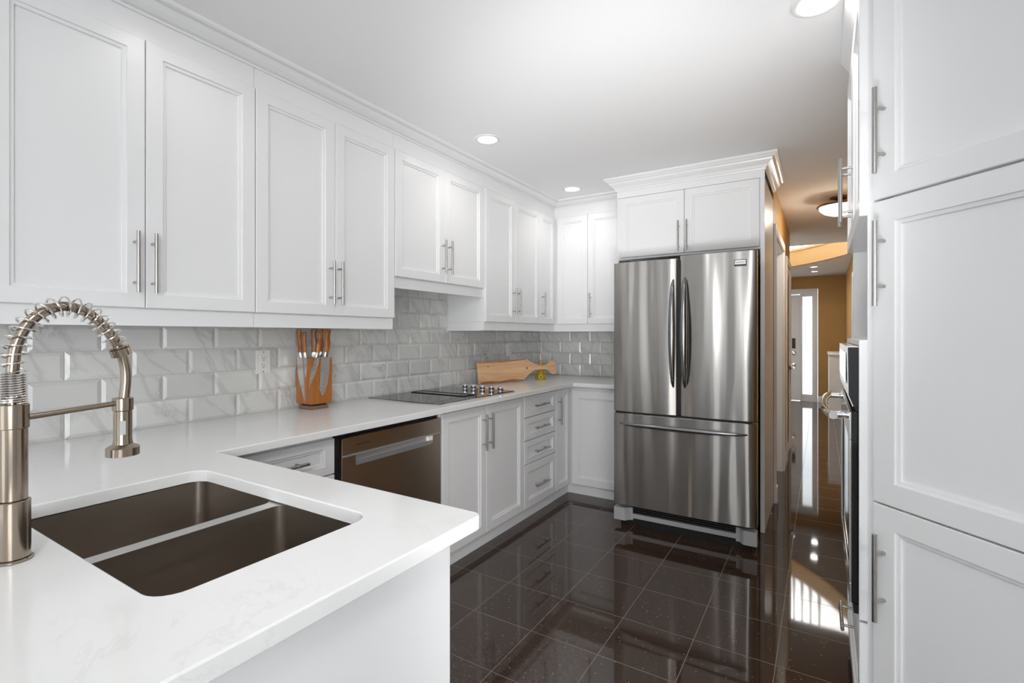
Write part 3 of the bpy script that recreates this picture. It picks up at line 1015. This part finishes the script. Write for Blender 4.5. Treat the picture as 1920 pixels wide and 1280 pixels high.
mbc = coil([Vector((FXp, 0.271, 1.183)), Vector((FXp, 0.270, 1.236))], 0.0165, 13, 0.0019)
up = [p for p in arcp if not (p.z < 1.236 and p.y < 0.3)]
cut = next(i for i, p in enumerate(up) if p.y > 0.418)
mb2 = coil(up[:cut], 0.0175, 17, 0.0017)
mbc.add(mb2.v, mb2.f, True)
mbc.build('spring', M['wire'], t)
MB().tube([(FXp, 0.288, 1.157), (FXp, 0.412, 1.166)], 0.0052, 14).build('support_arm', M['faucet'], t)
mb = MB()
mb.lathe((FXp, 0.428, 1.062), (0, 0, 1), [(0.024, 0), (0.0275, 0.001), (0.0275, 0.016), (0.024, 0.019), (0.0165, 0.023), (0.0152, 0.032), (0.0152, 0.088), (0.0172, 0.090), (0.0172, 0.113), (0.0155, 0.1145), (0.009, 0.1145)], 36)
mb.build('spray_head', M['faucet'], t)
d3 = (Vector(cam.location) - Vector((FXp, 0.428, 0)))
d3.z = 0
d3.normalize()
sd = Vector((-d3.y, d3.x, 0))
bf = Frame(Vector((FXp, 0.428, 0)) + d3 * 0.0148 + sd * 0.0, sd, d3)
MB().box(bf, -0.005, 0.005, 0, 0.0025, 1.105, 1.132, 0.001).build('spray_button', M['greyplastic'], t)

# ------------------------------------------------------------------ tile backsplash
t = thing('tile_backsplash', (0.0, 2.5, TOPZ), 'grey marble subway tile backsplash along the wall above the worktop', 'backsplash')
gm = MB()
gm.box(LEFT, -0.05, 4.3095, 0.0005, 0.0025, TOPZ, 1.335)
gm.box(LEFT, 2.008, 2.882, 0.0005, 0.0025, 1.335, 1.62)
gm.box(BACK, 0.003, 1.16, 0.0005, 0.0025, TOPZ, 1.335)
gm.build('grout', M['grout'], t)
RH, ZR = 0.1073, TOPZ + 0.0006
tl = MB()


def tile(F, a0, a1, c0, c1, full0, full1):
    g_ = 0.0011
    a0 += g_
    a1 -= g_
    c0 += g_
    c1 -= g_
    bv, d0, d1 = 0.013, 0.0045, 0.0105
    bl = bv if full0 else 0.0
    br = bv if full1 else 0.0
    bb = bv if (c1 - c0) > 0.09 else 0.0
    L0 = [F(a0, 0.002, c0), F(a1, 0.002, c0), F(a1, 0.002, c1), F(a0, 0.002, c1)]
    L1 = [F(a0, d0, c0), F(a1, d0, c0), F(a1, d0, c1), F(a0, d0, c1)]
    L2 = [F(a0 + bl + 1e-4, d1, c0 + bv), F(a1 - br - 1e-4, d1, c0 + bv), F(a1 - br - 1e-4, d1, c1 - bb - 1e-4), F(a0 + bl + 1e-4, d1, c1 - bb - 1e-4)]
    tl.loops([L0, L1, L2])


def rows(F, a_lo, a_hi, offA, offB, wd, nrow, zcap, r0=0):
    for r in range(r0, nrow):
        c0 = ZR + r * RH
        c1 = min(c0 + RH, zcap)
        if c1 - c0 < 0.03:
            continue
        off = offB if r % 2 == 0 else offA       # row 0 is the bottom row
        k = math.floor((a_lo - off) / wd)
        while off + k * wd < a_hi:
            a0, a1 = off + k * wd, off + (k + 1) * wd
            b0, b1 = max(a0, a_lo), min(a1, a_hi)
            if b1 - b0 > 0.03:
                tile(F, b0, b1, c0, c1, a0 >= a_lo, a1 <= a_hi)
            elif b1 - b0 > 0.006:
                tile(F, b0, b1, c0, c1, False, False)
            k += 1


rows(LEFT, -0.05, 4.309, 1.215, 1.317, 0.2115, 4, 1.335)
rows(LEFT, 2.009, 2.881, 1.215, 1.317, 0.2115, 7, 1.62, 4)
rows(BACK, 0.011, 1.16, 0.143, 0.246, 0.2045, 4, 1.335)
o = tl.build('tiles', M['tile'], t)

# ------------------------------------------------------------------ outlets


def outlet(F, a, c, label):
    t = thing('wall_outlet', F(a, 0.01, c), label, 'outlet', 'wall outlets on the backsplash')
    MB().box(F, a - 0.037, a + 0.037, 0.0098, 0.016, c - 0.058, c + 0.058, 0.002).build('cover_plate', M['plate'], t)
    r_ = MB().box(F, a - 0.017, a + 0.017, 0.016, 0.0185, c - 0.034, c + 0.034, 0.001).build('receptacle', M['plate'], t)
    mb = MB()
    for k in (-0.018, 0.018):
        mb.box(F, a - 0.0075, a - 0.0055, 0.0185, 0.0189, c + k - 0.002, c + k + 0.007)
        mb.box(F, a + 0.0055, a + 0.0075, 0.0185, 0.0189, c + k - 0.002, c + k + 0.006)
        mb.box(F, a - 0.0022, a + 0.0022, 0.0185, 0.0189, c + k - 0.011, c + k - 0.0065)
    mb.build('slots', M['dark'], r_)
    for k in (-0.048, 0.048):
        MB().lathe(F(a, 0.016, c + k), F.b, [(0.003, 0), (0.003, 0.001)], 10).build('screw', M['nickel'], t)


outlet(LEFT, 1.445, 1.166, 'white duplex wall outlet left of the knife block')
outlet(LEFT, 3.735, 1.170, 'white duplex wall outlet above the wooden paddle board')

# ------------------------------------------------------------------ cooktop
t = thing('cooktop', (0.32, 2.48, TOPZ), 'black glass electric cooktop with centre vent and chrome knobs', 'cooktop')
MB().box(LEFT, 2.086, 2.876, 0.042, 0.604, TOPZ + 0.0004, 0.9195, 0.0015).build('trim_frame', M['ovensteel'], t)
MB().box(LEFT, 2.091, 2.871, 0.047, 0.598, 0.9175, 0.9222, 0.001).build('glass_top', M['cooktop'], t)
mb = MB()
mb.box(LEFT, 2.425, 2.440, 0.075, 0.515, 0.9223, 0.9262, 0.001).box(LEFT, 2.515, 2.530, 0.075, 0.515, 0.9223, 0.9262, 0.001)
mb.box(LEFT, 2.440, 2.515, 0.075, 0.087, 0.9223, 0.9262, 0.001).box(LEFT, 2.440, 2.515, 0.503, 0.515, 0.9223, 0.9262, 0.001)
mb.build('vent_frame', M['black'], t)
MB().box(LEFT, 2.4405, 2.5145, 0.0875, 0.5025, 0.9223, 0.9245).build('vent_cover', M['blackgloss'], t)
ringm = mat('burner_ring', (0.10, 0.10, 0.10), 0.25)
for yy, xx, rr in ((2.25, 0.19, 0.075), (2.25, 0.44, 0.10), (2.68, 0.17, 0.085)):
    L0 = [[Vector((xx + r_ * math.cos(2 * math.pi * i / 48), yy + r_ * math.sin(2 * math.pi * i / 48), 0.9224)) for i in range(48)] for r_ in (rr, rr - 0.0015)]
    MB().loops(L0, False, False).build('burner_ring', ringm, t)
for x in (0.237, 0.309, 0.386, 0.462, 0.535):
    kb = MB().lathe((x, 2.800, 0.9223), (0, 0, 1), [(0.020, 0), (0.0205, 0.002), (0.019, 0.004), (0.019, 0.006), (0.0205, 0.008), (0.0205, 0.026), (0.0175, 0.029), (0.002, 0.0295)], 28)
    kb.box(WORLD, x - 0.0165, x + 0.0165, 2.7975, 2.8025, 0.9505, 0.9545, 0.001)
    kb.build('knob', M['chrome'], t)

# ------------------------------------------------------------------ knife block and knives
t = thing('knife_block', (0.10, 1.672, TOPZ), 'orange wood knife block on a low brown base on the worktop', 'knife block')
KX0, KX1, KY0, KY1, KZ0, KZ1 = 0.040, 0.165, 1.610, 1.735, 0.944, 1.181
MB().box(WORLD, KX0, KX1, KY0, KY1, KZ0, KZ1, 0.002).build('block', M['block'], t)
MB().box(WORLD, KX0 + 0.02, KX1 - 0.02, KY0 + 0.02, KY1 - 0.02, 0.934, KZ0).build('swivel', M['dark'], t)
MB().box(WORLD, KX0 + 0.008, KX1 - 0.012, KY0 + 0.008, KY1 - 0.012, TOPZ + 0.0003, 0.934, 0.005).build('base', M['blockbase'], t)


def knife(F, a, b, blade, bm_, hm, hh, hw, lean, label, dz=0.0, bend=1.0):
    """F: face frame with c up from block top; blade outline (da, dz) below the bolster"""
    t = thing('kitchen_knife', F(a, b, KZ1), label, 'knife', 'knives in the knife block')
    cs, sn = math.cos(lean), math.sin(lean)

    def Q(u, v, h_):
        return F(a + u * cs + h_ * sn, b + v, KZ1 + h_ * cs - u * sn + dz)
    k = len(blade)
    mb = MB()
    P = [Q(u, 0.0006, z) for u, z in blade] + [Q(u, 0.0030, z) for u, z in blade]
    mb.add(P, [list(range(k))[::-1], list(range(k, 2 * k))] + [(i, (i + 1) % k, k + (i + 1) % k, k + i) for i in range(k)])
    mb.build('blade', bm_, t)

    def ring(h_, ru, rv, cu=0.0):
        return [Q(cu + ru * math.cos(2 * math.pi * i / 16), 0.0018 + rv + 0.001 + rv * math.sin(2 * math.pi * i / 16) - rv * 0.9, h_) for i in range(16)]
    MB().loops([ring(0.002, hw * 0.75, 0.006), ring(0.012, hw * 0.8, 0.008), ring(0.028, hw * 0.72, 0.008)], smooth=True).build('bolster', M['chrome'], t)
    sec = [(0.028, 0.72, 0), (0.05, 0.82, 0.1), (0.078, 0.95, 0.05), (hh * 0.72, 0.78, -0.1), (hh * 0.86, 0.9, -0.1), (hh * 0.95, 1.05, 0.05), (hh * 0.99, 0.9, 0.1), (hh, 0.55, 0.1)]
    MB().loops([ring(h_, hw * k_, 0.010 * min(k_, 1), hw * c_ * bend) for h_, k_, c_ in sec], smooth=True).build('handle', hm, t)
    return t


LF = Frame((0, KY0, 0), (1, 0, 0), (0, -1, 0))     # face looking toward the camera's left
RF = Frame((KX1, 0, 0), (0, 1, 0), (1, 0, 0))      # face looking into the kitchen
chef = [(-0.030, 0.004), (0.017, 0.004), (0.018, -0.12), (0.018, -0.19), (0.017, -0.228), (0.002, -0.190), (-0.016, -0.135), (-0.028, -0.07)]
para = [(-0.013, 0.004), (0.014, 0.004), (0.013, -0.06), (0.004, -0.095), (-0.002, -0.105), (-0.007, -0.07), (-0.010, -0.03)]
util = [(-0.012, 0.004), (0.016, 0.004), (0.012, -0.05), (0.004, -0.09), (-0.008, -0.125), (-0.019, -0.158), (-0.021, -0.120), (-0.020, -0.07)]
sant = [(-0.031, 0.004), (0.024, 0.004), (0.024, -0.08), (0.019, -0.13), (0.008, -0.170), (-0.006, -0.200), (-0.019, -0.190), (-0.031, -0.165)]
knife(LF, 0.078, 0, chef, M['blade'], M['knifewood'], 0.150, 0.0155, R(-5), 'chef knife with burl handle, leftmost at the knife block, wide plain blade')
knife(LF, 0.117, 0, para, M['blade'], M['knifewood'], 0.134, 0.0135, R(-3), 'paring knife with short plain blade, second from left at the knife block')
knife(RF, 1.640, 0, util, M['hammered'], M['knifewood'], 0.133, 0.0145, R(10), 'utility knife with slim curved hammered blade on the block front', bend=-1)
knife(RF, 1.697, 0, sant, M['hammered'], M['knifewood'], 0.149, 0.0185, R(4), 'santoku knife with broad hammered blade, rightmost at the knife block')
slot = Frame((0, 0, 0), (1, 0, 0), (0, -1, 0))
tang = [(-0.01, 0.006), (0.01, 0.006), (0.01, 0.0008), (-0.01, 0.0008)]
knife(Frame((0.146, 1.640, 0), (S2, S2, 0), (S2, -S2, 0)), 0.0, 0.0, tang, M['blade'], M['knifedark'], 0.149, 0.0165, R(0), 'knife with flat-topped dark brown handle in the middle of the block', 0.002)
knife(Frame((0, 1.700, 0), (0, 1, 0), (1, 0, 0)), 0.0, 0.120, tang, M['blade'], M['knifewood'], 0.149, 0.0145, R(0), 'knife with reddish handle standing behind the two hammered blades', 0.002)

# ------------------------------------------------------------------ paddle board and oil bottles
A = Vector((0.095, 3.150))
D = (Vector((0.262, 3.590)) - A).normalized()
Nn = Vector((D.y, -D.x))
BRD = Frame((A.x, A.y, TOPZ), (D.x, D.y, 0), (Nn.x, Nn.y, 0))
tilt = math.tan(R(9))


def BF_(a, b, c):
    return BRD(a, b - (c) * tilt, c)


t = thing('paddle_board', (A.x + 0.1, A.y + 0.2, TOPZ), 'knotty pine paddle board with live edges leaning on the backsplash', 'cutting board')
out = [(0.0, 0.006), (0.06, 0.0015), (0.20, 0.004), (0.33, 0.008), (0.44, 0.012), (0.463, 0.022), (0.51, 0.055), (0.57, 0.083), (0.62, 0.092), (0.67, 0.092), (0.72, 0.082), (0.745, 0.060), (0.775, 0.044), (0.800, 0.044), (0.818, 0.060), (0.820, 0.100), (0.812, 0.150), (0.790, 0.163), (0.757, 0.158), (0.740, 0.136), (0.70, 0.124), (0.64, 0.126), (0.59, 0.136), (0.55, 0.152), (0.51, 0.176), (0.488, 0.184), (0.36, 0.180), (0.22, 0.174), (0.12, 0.171), (0.0, 0.166)]
P_ = bez([(a, 0, c) for a, c in out], 3)
out = [(p.x, p.z) for p in P_]
k = len(out)
ca = sum(p[0] for p in out) / k
th = 0.022
mb = MB()


def ins(p, e):
    # crude inset toward the local centreline
    a, c = p
    cc = 0.09
    sgn = 1 if c < cc else -1
    return (a + (e if a < 0.05 else (-e if a > 0.78 else 0)), c + sgn * e)


L_ = []
for b, e in ((0.0, 0.003), (0.003, 0), (th - 0.003, 0), (th, 0.003)):
    L_.append([BF_(ins(p, e)[0], b, ins(p, e)[1]) for p in out])
mb.loops(L_, False, False)
for b in (0.0, th):
    Q = [ins(p, 0.003) for p in out]
    tri = tessellate_polygon([[Vector((a, c, 0)) for a, c in Q]])
    mb.add([BF_(a, b, c) for a, c in Q], [tuple(q) for q in tri])
mb.build('board', M['board'], t)
# reddish bark edges along the wide part
mb = MB()
for pts, s_ in (([(0.012, 0.0068), (0.06, 0.003), (0.20, 0.005), (0.33, 0.009), (0.43, 0.013)], 1), ([(0.012, 0.164), (0.12, 0.169), (0.22, 0.172), (0.36, 0.178), (0.482, 0.182)], -1)):
    wdt = [0.006, 0.016, 0.010, 0.017, 0.004] if s_ > 0 else [0.003, 0.006, 0.009, 0.008, 0.006]
    up_ = [BF_(a, th + 0.0006, c) for a, c in pts]
    dn_ = [BF_(a, th + 0.0006, c + s_ * w_) for (a, c), w_ in zip(pts, wdt)]
    ub_ = [BF_(a, th - 0.002, c) for a, c in pts]
    db_ = [BF_(a, th - 0.002, c + s_ * w_) for (a, c), w_ in zip(pts, wdt)]
    mb.loops([[p1, p2, p3, p4] for p1, p2, p3, p4 in zip(up_, dn_, db_, ub_)])
mb.build('live_edge', M['bark'], t)


def bottle(x, y, full, label):
    t = thing('oil_bottle', (x, y, TOPZ), label, 'bottle')
    z0 = TOPZ + 0.0004
    K = 1.0 if full else 0.72
    prof = [(0.046 * K, 0), (0.048 * K, 0.003), (0.045 * K, 0.014), (0.031 * K, 0.050), (0.0205 * K, 0.080), (0.0150 * K, 0.10), (0.0125 * K, 0.15), (0.0115 * K, 0.205), (0.0135 * K, 0.207), (0.0135 * K, 0.213)]
    if full:
        prof = prof[:-3] + [(0.0120, 0.1675)]
    MB().lathe((x, y, z0), (0, 0, 1), prof, 28).build('glass', M['glass'] if not full else M['oil'], t)
    if full:
        t.children[0].name = 'oil_body'
        MB().lathe((x, y, z0), (0, 0, 1), [(0.0120, 0.168), (0.0115, 0.205), (0.0135, 0.207), (0.0135, 0.213)], 24).build('glass_neck', M['glass'], t)
    st = MB()
    st.lathe((x, y, z0 + 0.2135), (0, 0, 1), [(0.0075, 0), (0.0075, 0.012), (0.006, 0.014)], 16)
    st.build('stopper', M['cork'], t)
    MB().lathe((x, y, z0 + 0.228), (0, 0, 1), [(0.002, 0), (0.006, 0.004), (0.007, 0.009), (0.004, 0.015), (0.001, 0.017)], 16).build('stopper_ball', M['rimsteel'], t)
    if full:
        dd_ = (Vector(cam.location) - Vector((x, y, 0)))
        dd_.z = 0
        dd_.normalize()
        lf = Frame(Vector((x, y, 0)) + dd_ * 0.0455, Vector((-dd_.y, dd_.x, 0)), dd_)
        ax_ = Vector((dd_.x, dd_.y, 0.22)).normalized()
        MB().lathe(lf(0, -0.004, z0 + 0.022), ax_, [(0.017, 0), (0.017, 0.002)], 24).build('label', M['label'], t)
        MB().lathe(lf(0, -0.004, z0 + 0.022), ax_, [(0.0125, 0.0021), (0.0125, 0.0024), (0.0105, 0.0025), (0.0105, 0.0021)], 24).build('label_print', M['labelring'], t)


bottle(0.300, 3.800, True, 'bottle of golden oil behind the handle of the paddle board')
bottle(0.050, 3.345, False, 'clear glass bottle standing behind the body of the paddle board')

# ------------------------------------------------------------------ refrigerator
t = thing('refrigerator', (1.6, 3.6, 0), 'stainless french-door refrigerator with bottom freezer drawer', 'refrigerator')
FR = Frame((0, 3.25, 0), (1, 0, 0), (0, -1, 0))      # b=0 is the door front, negative is inward
X0, X1 = 1.160, 2.045
MB().box(FR, X0 + 0.02, 2.018, -0.92, -0.075, 0.05, 1.780).build('body', M['dark'], t)


def slab(a0, a1, c0, c1, bow=0.010, b0=-0.070):
    """door with a gently bowed front"""
    mb = MB()
    N_ = 18
    xs = [a0 + (a1 - a0) * i / N_ for i in range(N_ + 1)]

    def f(x):
        u = (x - a0) / (a1 - a0) * 2 - 1
        e = 0.012
        q = min(x - a0, a1 - x)
        rnd_ = 0.0 if q >= e else (e - math.sqrt(max(e * e - (e - q) ** 2, 0)))
        return -bow * (u * u) - rnd_
    xs = sorted(set(xs + [a0 + 0.001, a0 + 0.003, a0 + 0.006, a0 + 0.009, a1 - 0.001, a1 - 0.003, a1 - 0.006, a1 - 0.009]))
    Ls = []
    for c, e in ((c0, 0.003), (c0 + 0.003, 0), (c1 - 0.003, 0), (c1, 0.003)):
        Ls.append([FR(x, f(x) - e, c) for x in xs] + [FR(a1, b0, c), FR(a0, b0, c)])
    mb.loops(Ls, True, True, True)
    return mb


dl = slab(X0, 1.587, 0.782, 1.790).build('door', M['fridge'], t)
dr = slab(1.602, X1, 0.782, 1.805).build('door', M['fridge'], t)
fz = slab(X0, X1, 0.150, 0.770).build('freezer_drawer', M['fridge'], t)


def bowhandle(parent, P0, P1, n_out, bulge, rx, name='handle'):
    """long bowed flat-ish handle between two points"""
    P0, P1 = Vector(P0), Vector(P1)
    pts, rad = [], []
    for i in range(25):
        u = i / 24
        k_ = math.sin(math.pi * u) ** 0.45
        pts.append(P0.lerp(P1, u) + Vector(n_out) * (bulge * k_))
        rad.append(rx * (0.30 + 0.70 * math.sin(math.pi * u) ** 0.55))
    return MB().tube(pts, rad, 16).build(name, M['fridgehandle'], parent)


bowhandle(dl, (1.561, 3.262, 0.965), (1.561, 3.262, 1.655), (0, -1, 0), 0.044, 0.0215)
bowhandle(dr, (1.634, 3.262, 0.965), (1.634, 3.262, 1.665), (0, -1, 0), 0.044, 0.0215)
bowhandle(fz, (1.205, 3.262, 0.702), (1.995, 3.262, 0.702), (0, -1, 0), 0.044, 0.0165)
MB().box(FR, 1.922, 1.990, -0.006, -0.0035 + 0.002, 1.712, 1.752, 0.001).build('badge', M['dark'], dr)
mb = MB().box(FR, 1.926, 1.986, -0.0035, -0.0005, 1.724, 1.748, 0.001)
ob = mb.build('badge_plate', M['rimsteel'], dr)
mb = MB()
for k in range(10):
    a_ = 1.930 + k * 0.0054
    mb.box(FR, a_, a_ + 0.0034, -0.0005, 0.0002, 1.733, 1.740)
mb.box(FR, 1.932, 1.980, -0.0005, 0.0002, 1.7275, 1.7295)
mb.build('badge_lettering', M['dark'], dr)
MB().box(FR, X0 + 0.01, 2.018, -0.06, -0.02, 0.7705, 0.7815).build('gasket', M['black'], t)
MB().box(FR, 1.5872, 1.6018, -0.06, -0.02, 0.785, 1.785).build('centre_gasket', M['black'], t)
MB().box(FR, X0 + 0.03, X0 + 0.10, -0.09, -0.03, 1.7905, 1.806, 0.003).build('hinge_cover', M['dark'], t)
# foot grille
mb = MB()
mb.prism([(X0, -0.02), (X0 + 0.075, -0.02), (X0 + 0.10, -0.055), (X0 + 0.12, -0.055), (X0 + 0.12, -0.075), (X0, -0.075)], 0.04, 0.125, FR)
mb.prism([(X1, -0.02), (X1 - 0.075, -0.02), (X1 - 0.10, -0.055), (X1 - 0.12, -0.055), (X1 - 0.12, -0.075), (X1, -0.075)], 0.04, 0.125, FR)
mb.box(FR, X0 + 0.12, X1 - 0.12, -0.075, -0.055, 0.055, 0.085)
mb.build('foot_trim', M['greyplastic'], t)
mb = MB()
for z in (0.092, 0.106, 0.120):
    mb.box(FR, X0 + 0.12, X1 - 0.12, -0.075, -0.052, z, z + 0.006)
mb.build('grille', M['dark'], t)
MB().box(FR, X0 + 0.03, 2.015, -0.12, -0.077, 0.0, 0.15).build('toe_shade', M['black'], t)  # near-black block stands for the shade under the refrigerator

# ------------------------------------------------------------------ tall oven cabinet on the right
t = thing('oven_tower_cabinet', (2.77, 2.16, 0), 'tall white cabinet holding the wall oven, open niche above it', 'cabinet')
y0, y1 = 1.766, 2.556
bd = MB()
I = -0.020                                   # carcass face, measured outward from door plane
bd.box(RIGHT, y0, y0 + 0.019, -0.612, I, 0.0, CEIL - 0.001)
bd.box(RIGHT, y1 - 0.019, y1, -0.612, I, 0.0, CEIL - 0.001)
bd.box(RIGHT, y0 + 0.019, y1 - 0.019, -0.612, -0.600, 0.08, CEIL - 0.001)
bd.box(RIGHT, y0 + 0.019, y1 - 0.019, -0.600, I, 1.645, CEIL - 0.001)
bd.box(RIGHT, y0 + 0.019, y1 - 0.019, -0.600, I, 1.268, 1.292)
bd.box(RIGHT, y0 + 0.019, y1 - 0.019, -0.600, I, 0.08, 0.455)
bd.build('body', M['paint'], t)
fr_ = MB()
fr_.box(RIGHT, y0, y0 + 0.026, I, 0, 0.470, 1.285, 0.001).box(RIGHT, y1 - 0.026, y1, I, 0, 0.470, 1.285, 0.001)
fr_.box(RIGHT, y0 + 0.026, y1 - 0.026, I, 0, 1.268, 1.285, 0.001)
fr_.build('face_frame', M['paint'], t)
for a0, a1, h in ((y0, 2.160, 2.118), (2.162, y1, 2.204)):
    bdoor(t, RIGHT, a0 - 0.001, a1 + 0.001, 1.646, 2.337, I, 0, (h, 1.700, 1.925))
bdoor(t, RIGHT, y0, y1, 0.085, 0.462, I, 0, (0.284, 2.06, 2.27), 0.053, True)
MB().box(RIGHT, y0 + 0.02, y1 - 0.02, -0.60, -0.07, 0.0, 0.08).build('plinth', M['paint'], t)
MB().sweep([(2.481, y1 + 0.001), (2.481, 1.80)][::-1], [(0, 2.34), (-0.004, 2.34), (-0.010, 2.41), (-0.020, 2.43), (-0.036, 2.455), (-0.042, 2.462), (-0.042, CEIL - 0.001), (0, CEIL - 0.001)]).build('crown_moulding', M['paint'], t)

t = thing('wall_oven', (2.6, 2.16, 0.47), 'built-in stainless and black wall oven with loop handle', 'oven')
o0, o1 = y0 + 0.030, y1 - 0.030
MB().box(RIGHT, o0 + 0.01, o1 - 0.01, -0.55, -0.001, 0.476, 1.262).build('housing', M['black'], t)
cp = MB()
sec = [(-0.001, 1.088), (0.012, 1.088), (0.024, 1.120), (0.026, 1.262), (0.022, 1.266), (-0.001, 1.266)]
cp.loops([[RIGHT(o0, b, c) for b, c in sec], [RIGHT(o1, b, c) for b, c in sec]])
cp.build('control_panel', M['blackgloss'], t)
fp = MB()
sec = [(0.0125, 1.088), (0.0245, 1.120), (0.0265, 1.263), (0.0285, 1.263), (0.0265, 1.118), (0.0145, 1.086)]
fp.loops([[RIGHT(o0 - 0.001, b, c) for b, c in sec], [RIGHT(o1 + 0.001, b, c) for b, c in sec]])
fp.box(RIGHT, o0 - 0.001, o1 + 0.001, 0.0, 0.0285, 1.263, 1.2665)
fp.build('front_plate', M['ovensteel'], t)
MB().box(RIGHT, o0 + 0.07, o1 - 0.07, 0.0280, 0.0295, 1.150, 1.245, 0.0005).build('display', M['blackgloss'], t)
MB().box(RIGHT, o0 + 0.003, o1 - 0.003, 0.0, 0.006, 1.072, 1.087).build('vent_gap', M['black'], t)
od = MB().box(RIGHT, o0, o1, 0.0005, 0.017, 0.500, 1.070, 0.002).build('door', M['blackgloss'], t)
fs = MB()
fs.box(RIGHT, o0, o1, 0.0172, 0.023, 0.985, 1.068, 0.002).box(RIGHT, o0, o1, 0.0172, 0.023, 0.502, 0.560, 0.002)
fs.box(RIGHT, o0, o0 + 0.07, 0.0172, 0.023, 0.560, 0.985, 0.002).box(RIGHT, o1 - 0.07, o1, 0.0172, 0.023, 0.560, 0.985, 0.002)
fs.build('door_frame', M['ovensteel'], od)
hd = MB()
pts = []
for i in range(21):
    u = i / 20
    pts.append(RIGHT(o0 + 0.05 + (o1 - o0 - 0.10) * u, 0.062 + 0.026 * math.sin(math.pi * u) ** 0.7, 1.050))
hd.tube(pts, 0.0125, 16)
for q in (o0 + 0.075, o1 - 0.075):
    hd.tube([RIGHT(q, 0.022, 1.050), RIGHT(q, 0.066, 1.050)], 0.0095, 12)
hd.build('handle', M['chrome'], od)
MB().box(RIGHT, o0, o1, 0.0, 0.012, 0.472, 0.498).build('bottom_trim', M['black'], t)

# ------------------------------------------------------------------ diagonal pantry
t = thing('pantry_cabinet', (2.75, 1.55, 0), 'tall white corner pantry with three stacked doors, nearest on the right', 'cabinet')
PW = 0.61
P2 = (2.49 + PW * S2, 1.75 - PW * S2)
mb = MB()
mb.prism([(2.545, 1.762), (2.5395, 1.729), (P2[0] + 0.0145, P2[1] + 0.0145), (3.075, P2[1] + 0.0145), (3.075, 1.762)], 0.085, CEIL - 0.001)
mb.build('body', M['paint'], t)
MB().prism([(2.56, 1.76), (P2[0] + 0.06, P2[1] + 0.06), (3.07, P2[1] + 0.06), (3.07, 1.76)], 0.0, 0.085).build('plinth', M['paint'], t)
for c0, c1, h in ((1.682, 2.44, (1.747, 1.984)), (0.829, 1.676, (1.380, 1.616)), (0.085, 0.824, (0.507, 0.748))):
    d_ = MB().door(PANT, 0.006, PW - 0.004, c0, c1, -0.020, 0.0, 0.062, 0.062).build('door', M['paint'], t)
    MB().handle(PANT, 0.040, 0.0, h[0], h[1], False, 0.0065, 0.034, 0.055).build('handle', M['nickel'], d_)

# ------------------------------------------------------------------ lamps


def can(x, y, z, label, group, r=0.078, k=1.0):
    t = thing('recessed_light', (x, y, z), label, 'ceiling light', group)
    MB().lathe((x, y, z), (0, 0, -1), [(r, 0), (r, 0.003), (r - 0.006, 0.0065), (r - 0.016, 0.0065), (r - 0.021, 0.003), (r - 0.021, 0.0)], 40).build('trim_ring', M['trim'], t)
    MB().lathe((x, y, z), (0, 0, -1), [(r - 0.0215, 0.0002), (r - 0.0215, 0.0035)], 40).build('lens', M['lamp'], t)
    l = bpy.data.lights.new('downlight', 'SPOT')
    l.energy, l.spot_size, l.spot_blend, l.shadow_soft_size, l.color = CAN_W * k, R(SPOT), 0.75, 0.05, (1.0, 0.975, 0.94)
    lo = bpy.data.objects.new('downlight', l)
    COL.objects.link(lo)
    lo.location = (x, y, z - 0.02)


LB = ['white recessed ceiling light over the near wall cabinets, out of frame', 'lit recessed ceiling light in front of the cooktop wall cabinet', 'lit recessed ceiling light near the refrigerator crown moulding',
      'lit recessed ceiling light at the top edge beside the pantry', 'lit recessed ceiling light over the camera', 'lit recessed ceiling light over the peninsula', 'lit recessed ceiling light over the breakfast end', 'lit recessed ceiling light']
for (x, y), lb in list(zip(CANS, LB))[:7]:
    can(x, y, CEIL, lb, 'recessed kitchen ceiling lights', 0.078 if x < 1 else 0.085, 1.0 if y > 1.5 else 0.5)
can(2.262, 9.59 + 0.15, 2.44, 'nearer of the two small recessed lights over the front door', 'recessed foyer lights', 0.07, 1.6)
can(2.262, 10.45, 2.44, 'farther of the two small recessed lights over the front door', 'recessed foyer lights', 0.07, 1.6)

t = thing('flush_ceiling_light', (2.50, 5.1, CEIL), 'bronze-rimmed bowl ceiling light glowing in the hallway', 'ceiling light')
MB().lathe((2.50, 5.1, CEIL), (0, 0, -1), [(0.07, 0), (0.075, 0.02), (0.02, 0.03), (0.015, 0.06)], 32).build('mount', M['bronze'], t)
MB().lathe((2.50, 5.1, CEIL - 0.055), (0, 0, -1), [(0.10, 0), (0.165, 0.012), (0.170, 0.022), (0.160, 0.030)], 40).build('rim', M['bronze'], t)
MB().lathe((2.50, 5.1, CEIL - 0.080), (0, 0, -1), [(0.150, 0), (0.145, 0.022), (0.115, 0.050), (0.065, 0.070), (0.012, 0.078)], 40).build('glass_bowl', M['lampwarm'], t)
MB().lathe((2.50, 5.1, CEIL - 0.157), (0, 0, -1), [(0.012, 0), (0.014, 0.006), (0.006, 0.016), (0.002, 0.022)], 16).build('finial', M['bronze'], t)

# waist-high white unit at the far end
t = thing('hall_cabinet', (2.6, 9.8, 0), 'white waist-high cabinet against the tan wall at the far end', 'cabinet')
MB().box(WORLD, 2.470, 2.745, 9.2, 10.6, 0.0, 0.98, 0.002).build('body', M['trim'], t)
MB().box(WORLD, 2.455, 2.748, 9.18, 10.62, 0.98, 1.005, 0.004).build('top', M['trim'], t)
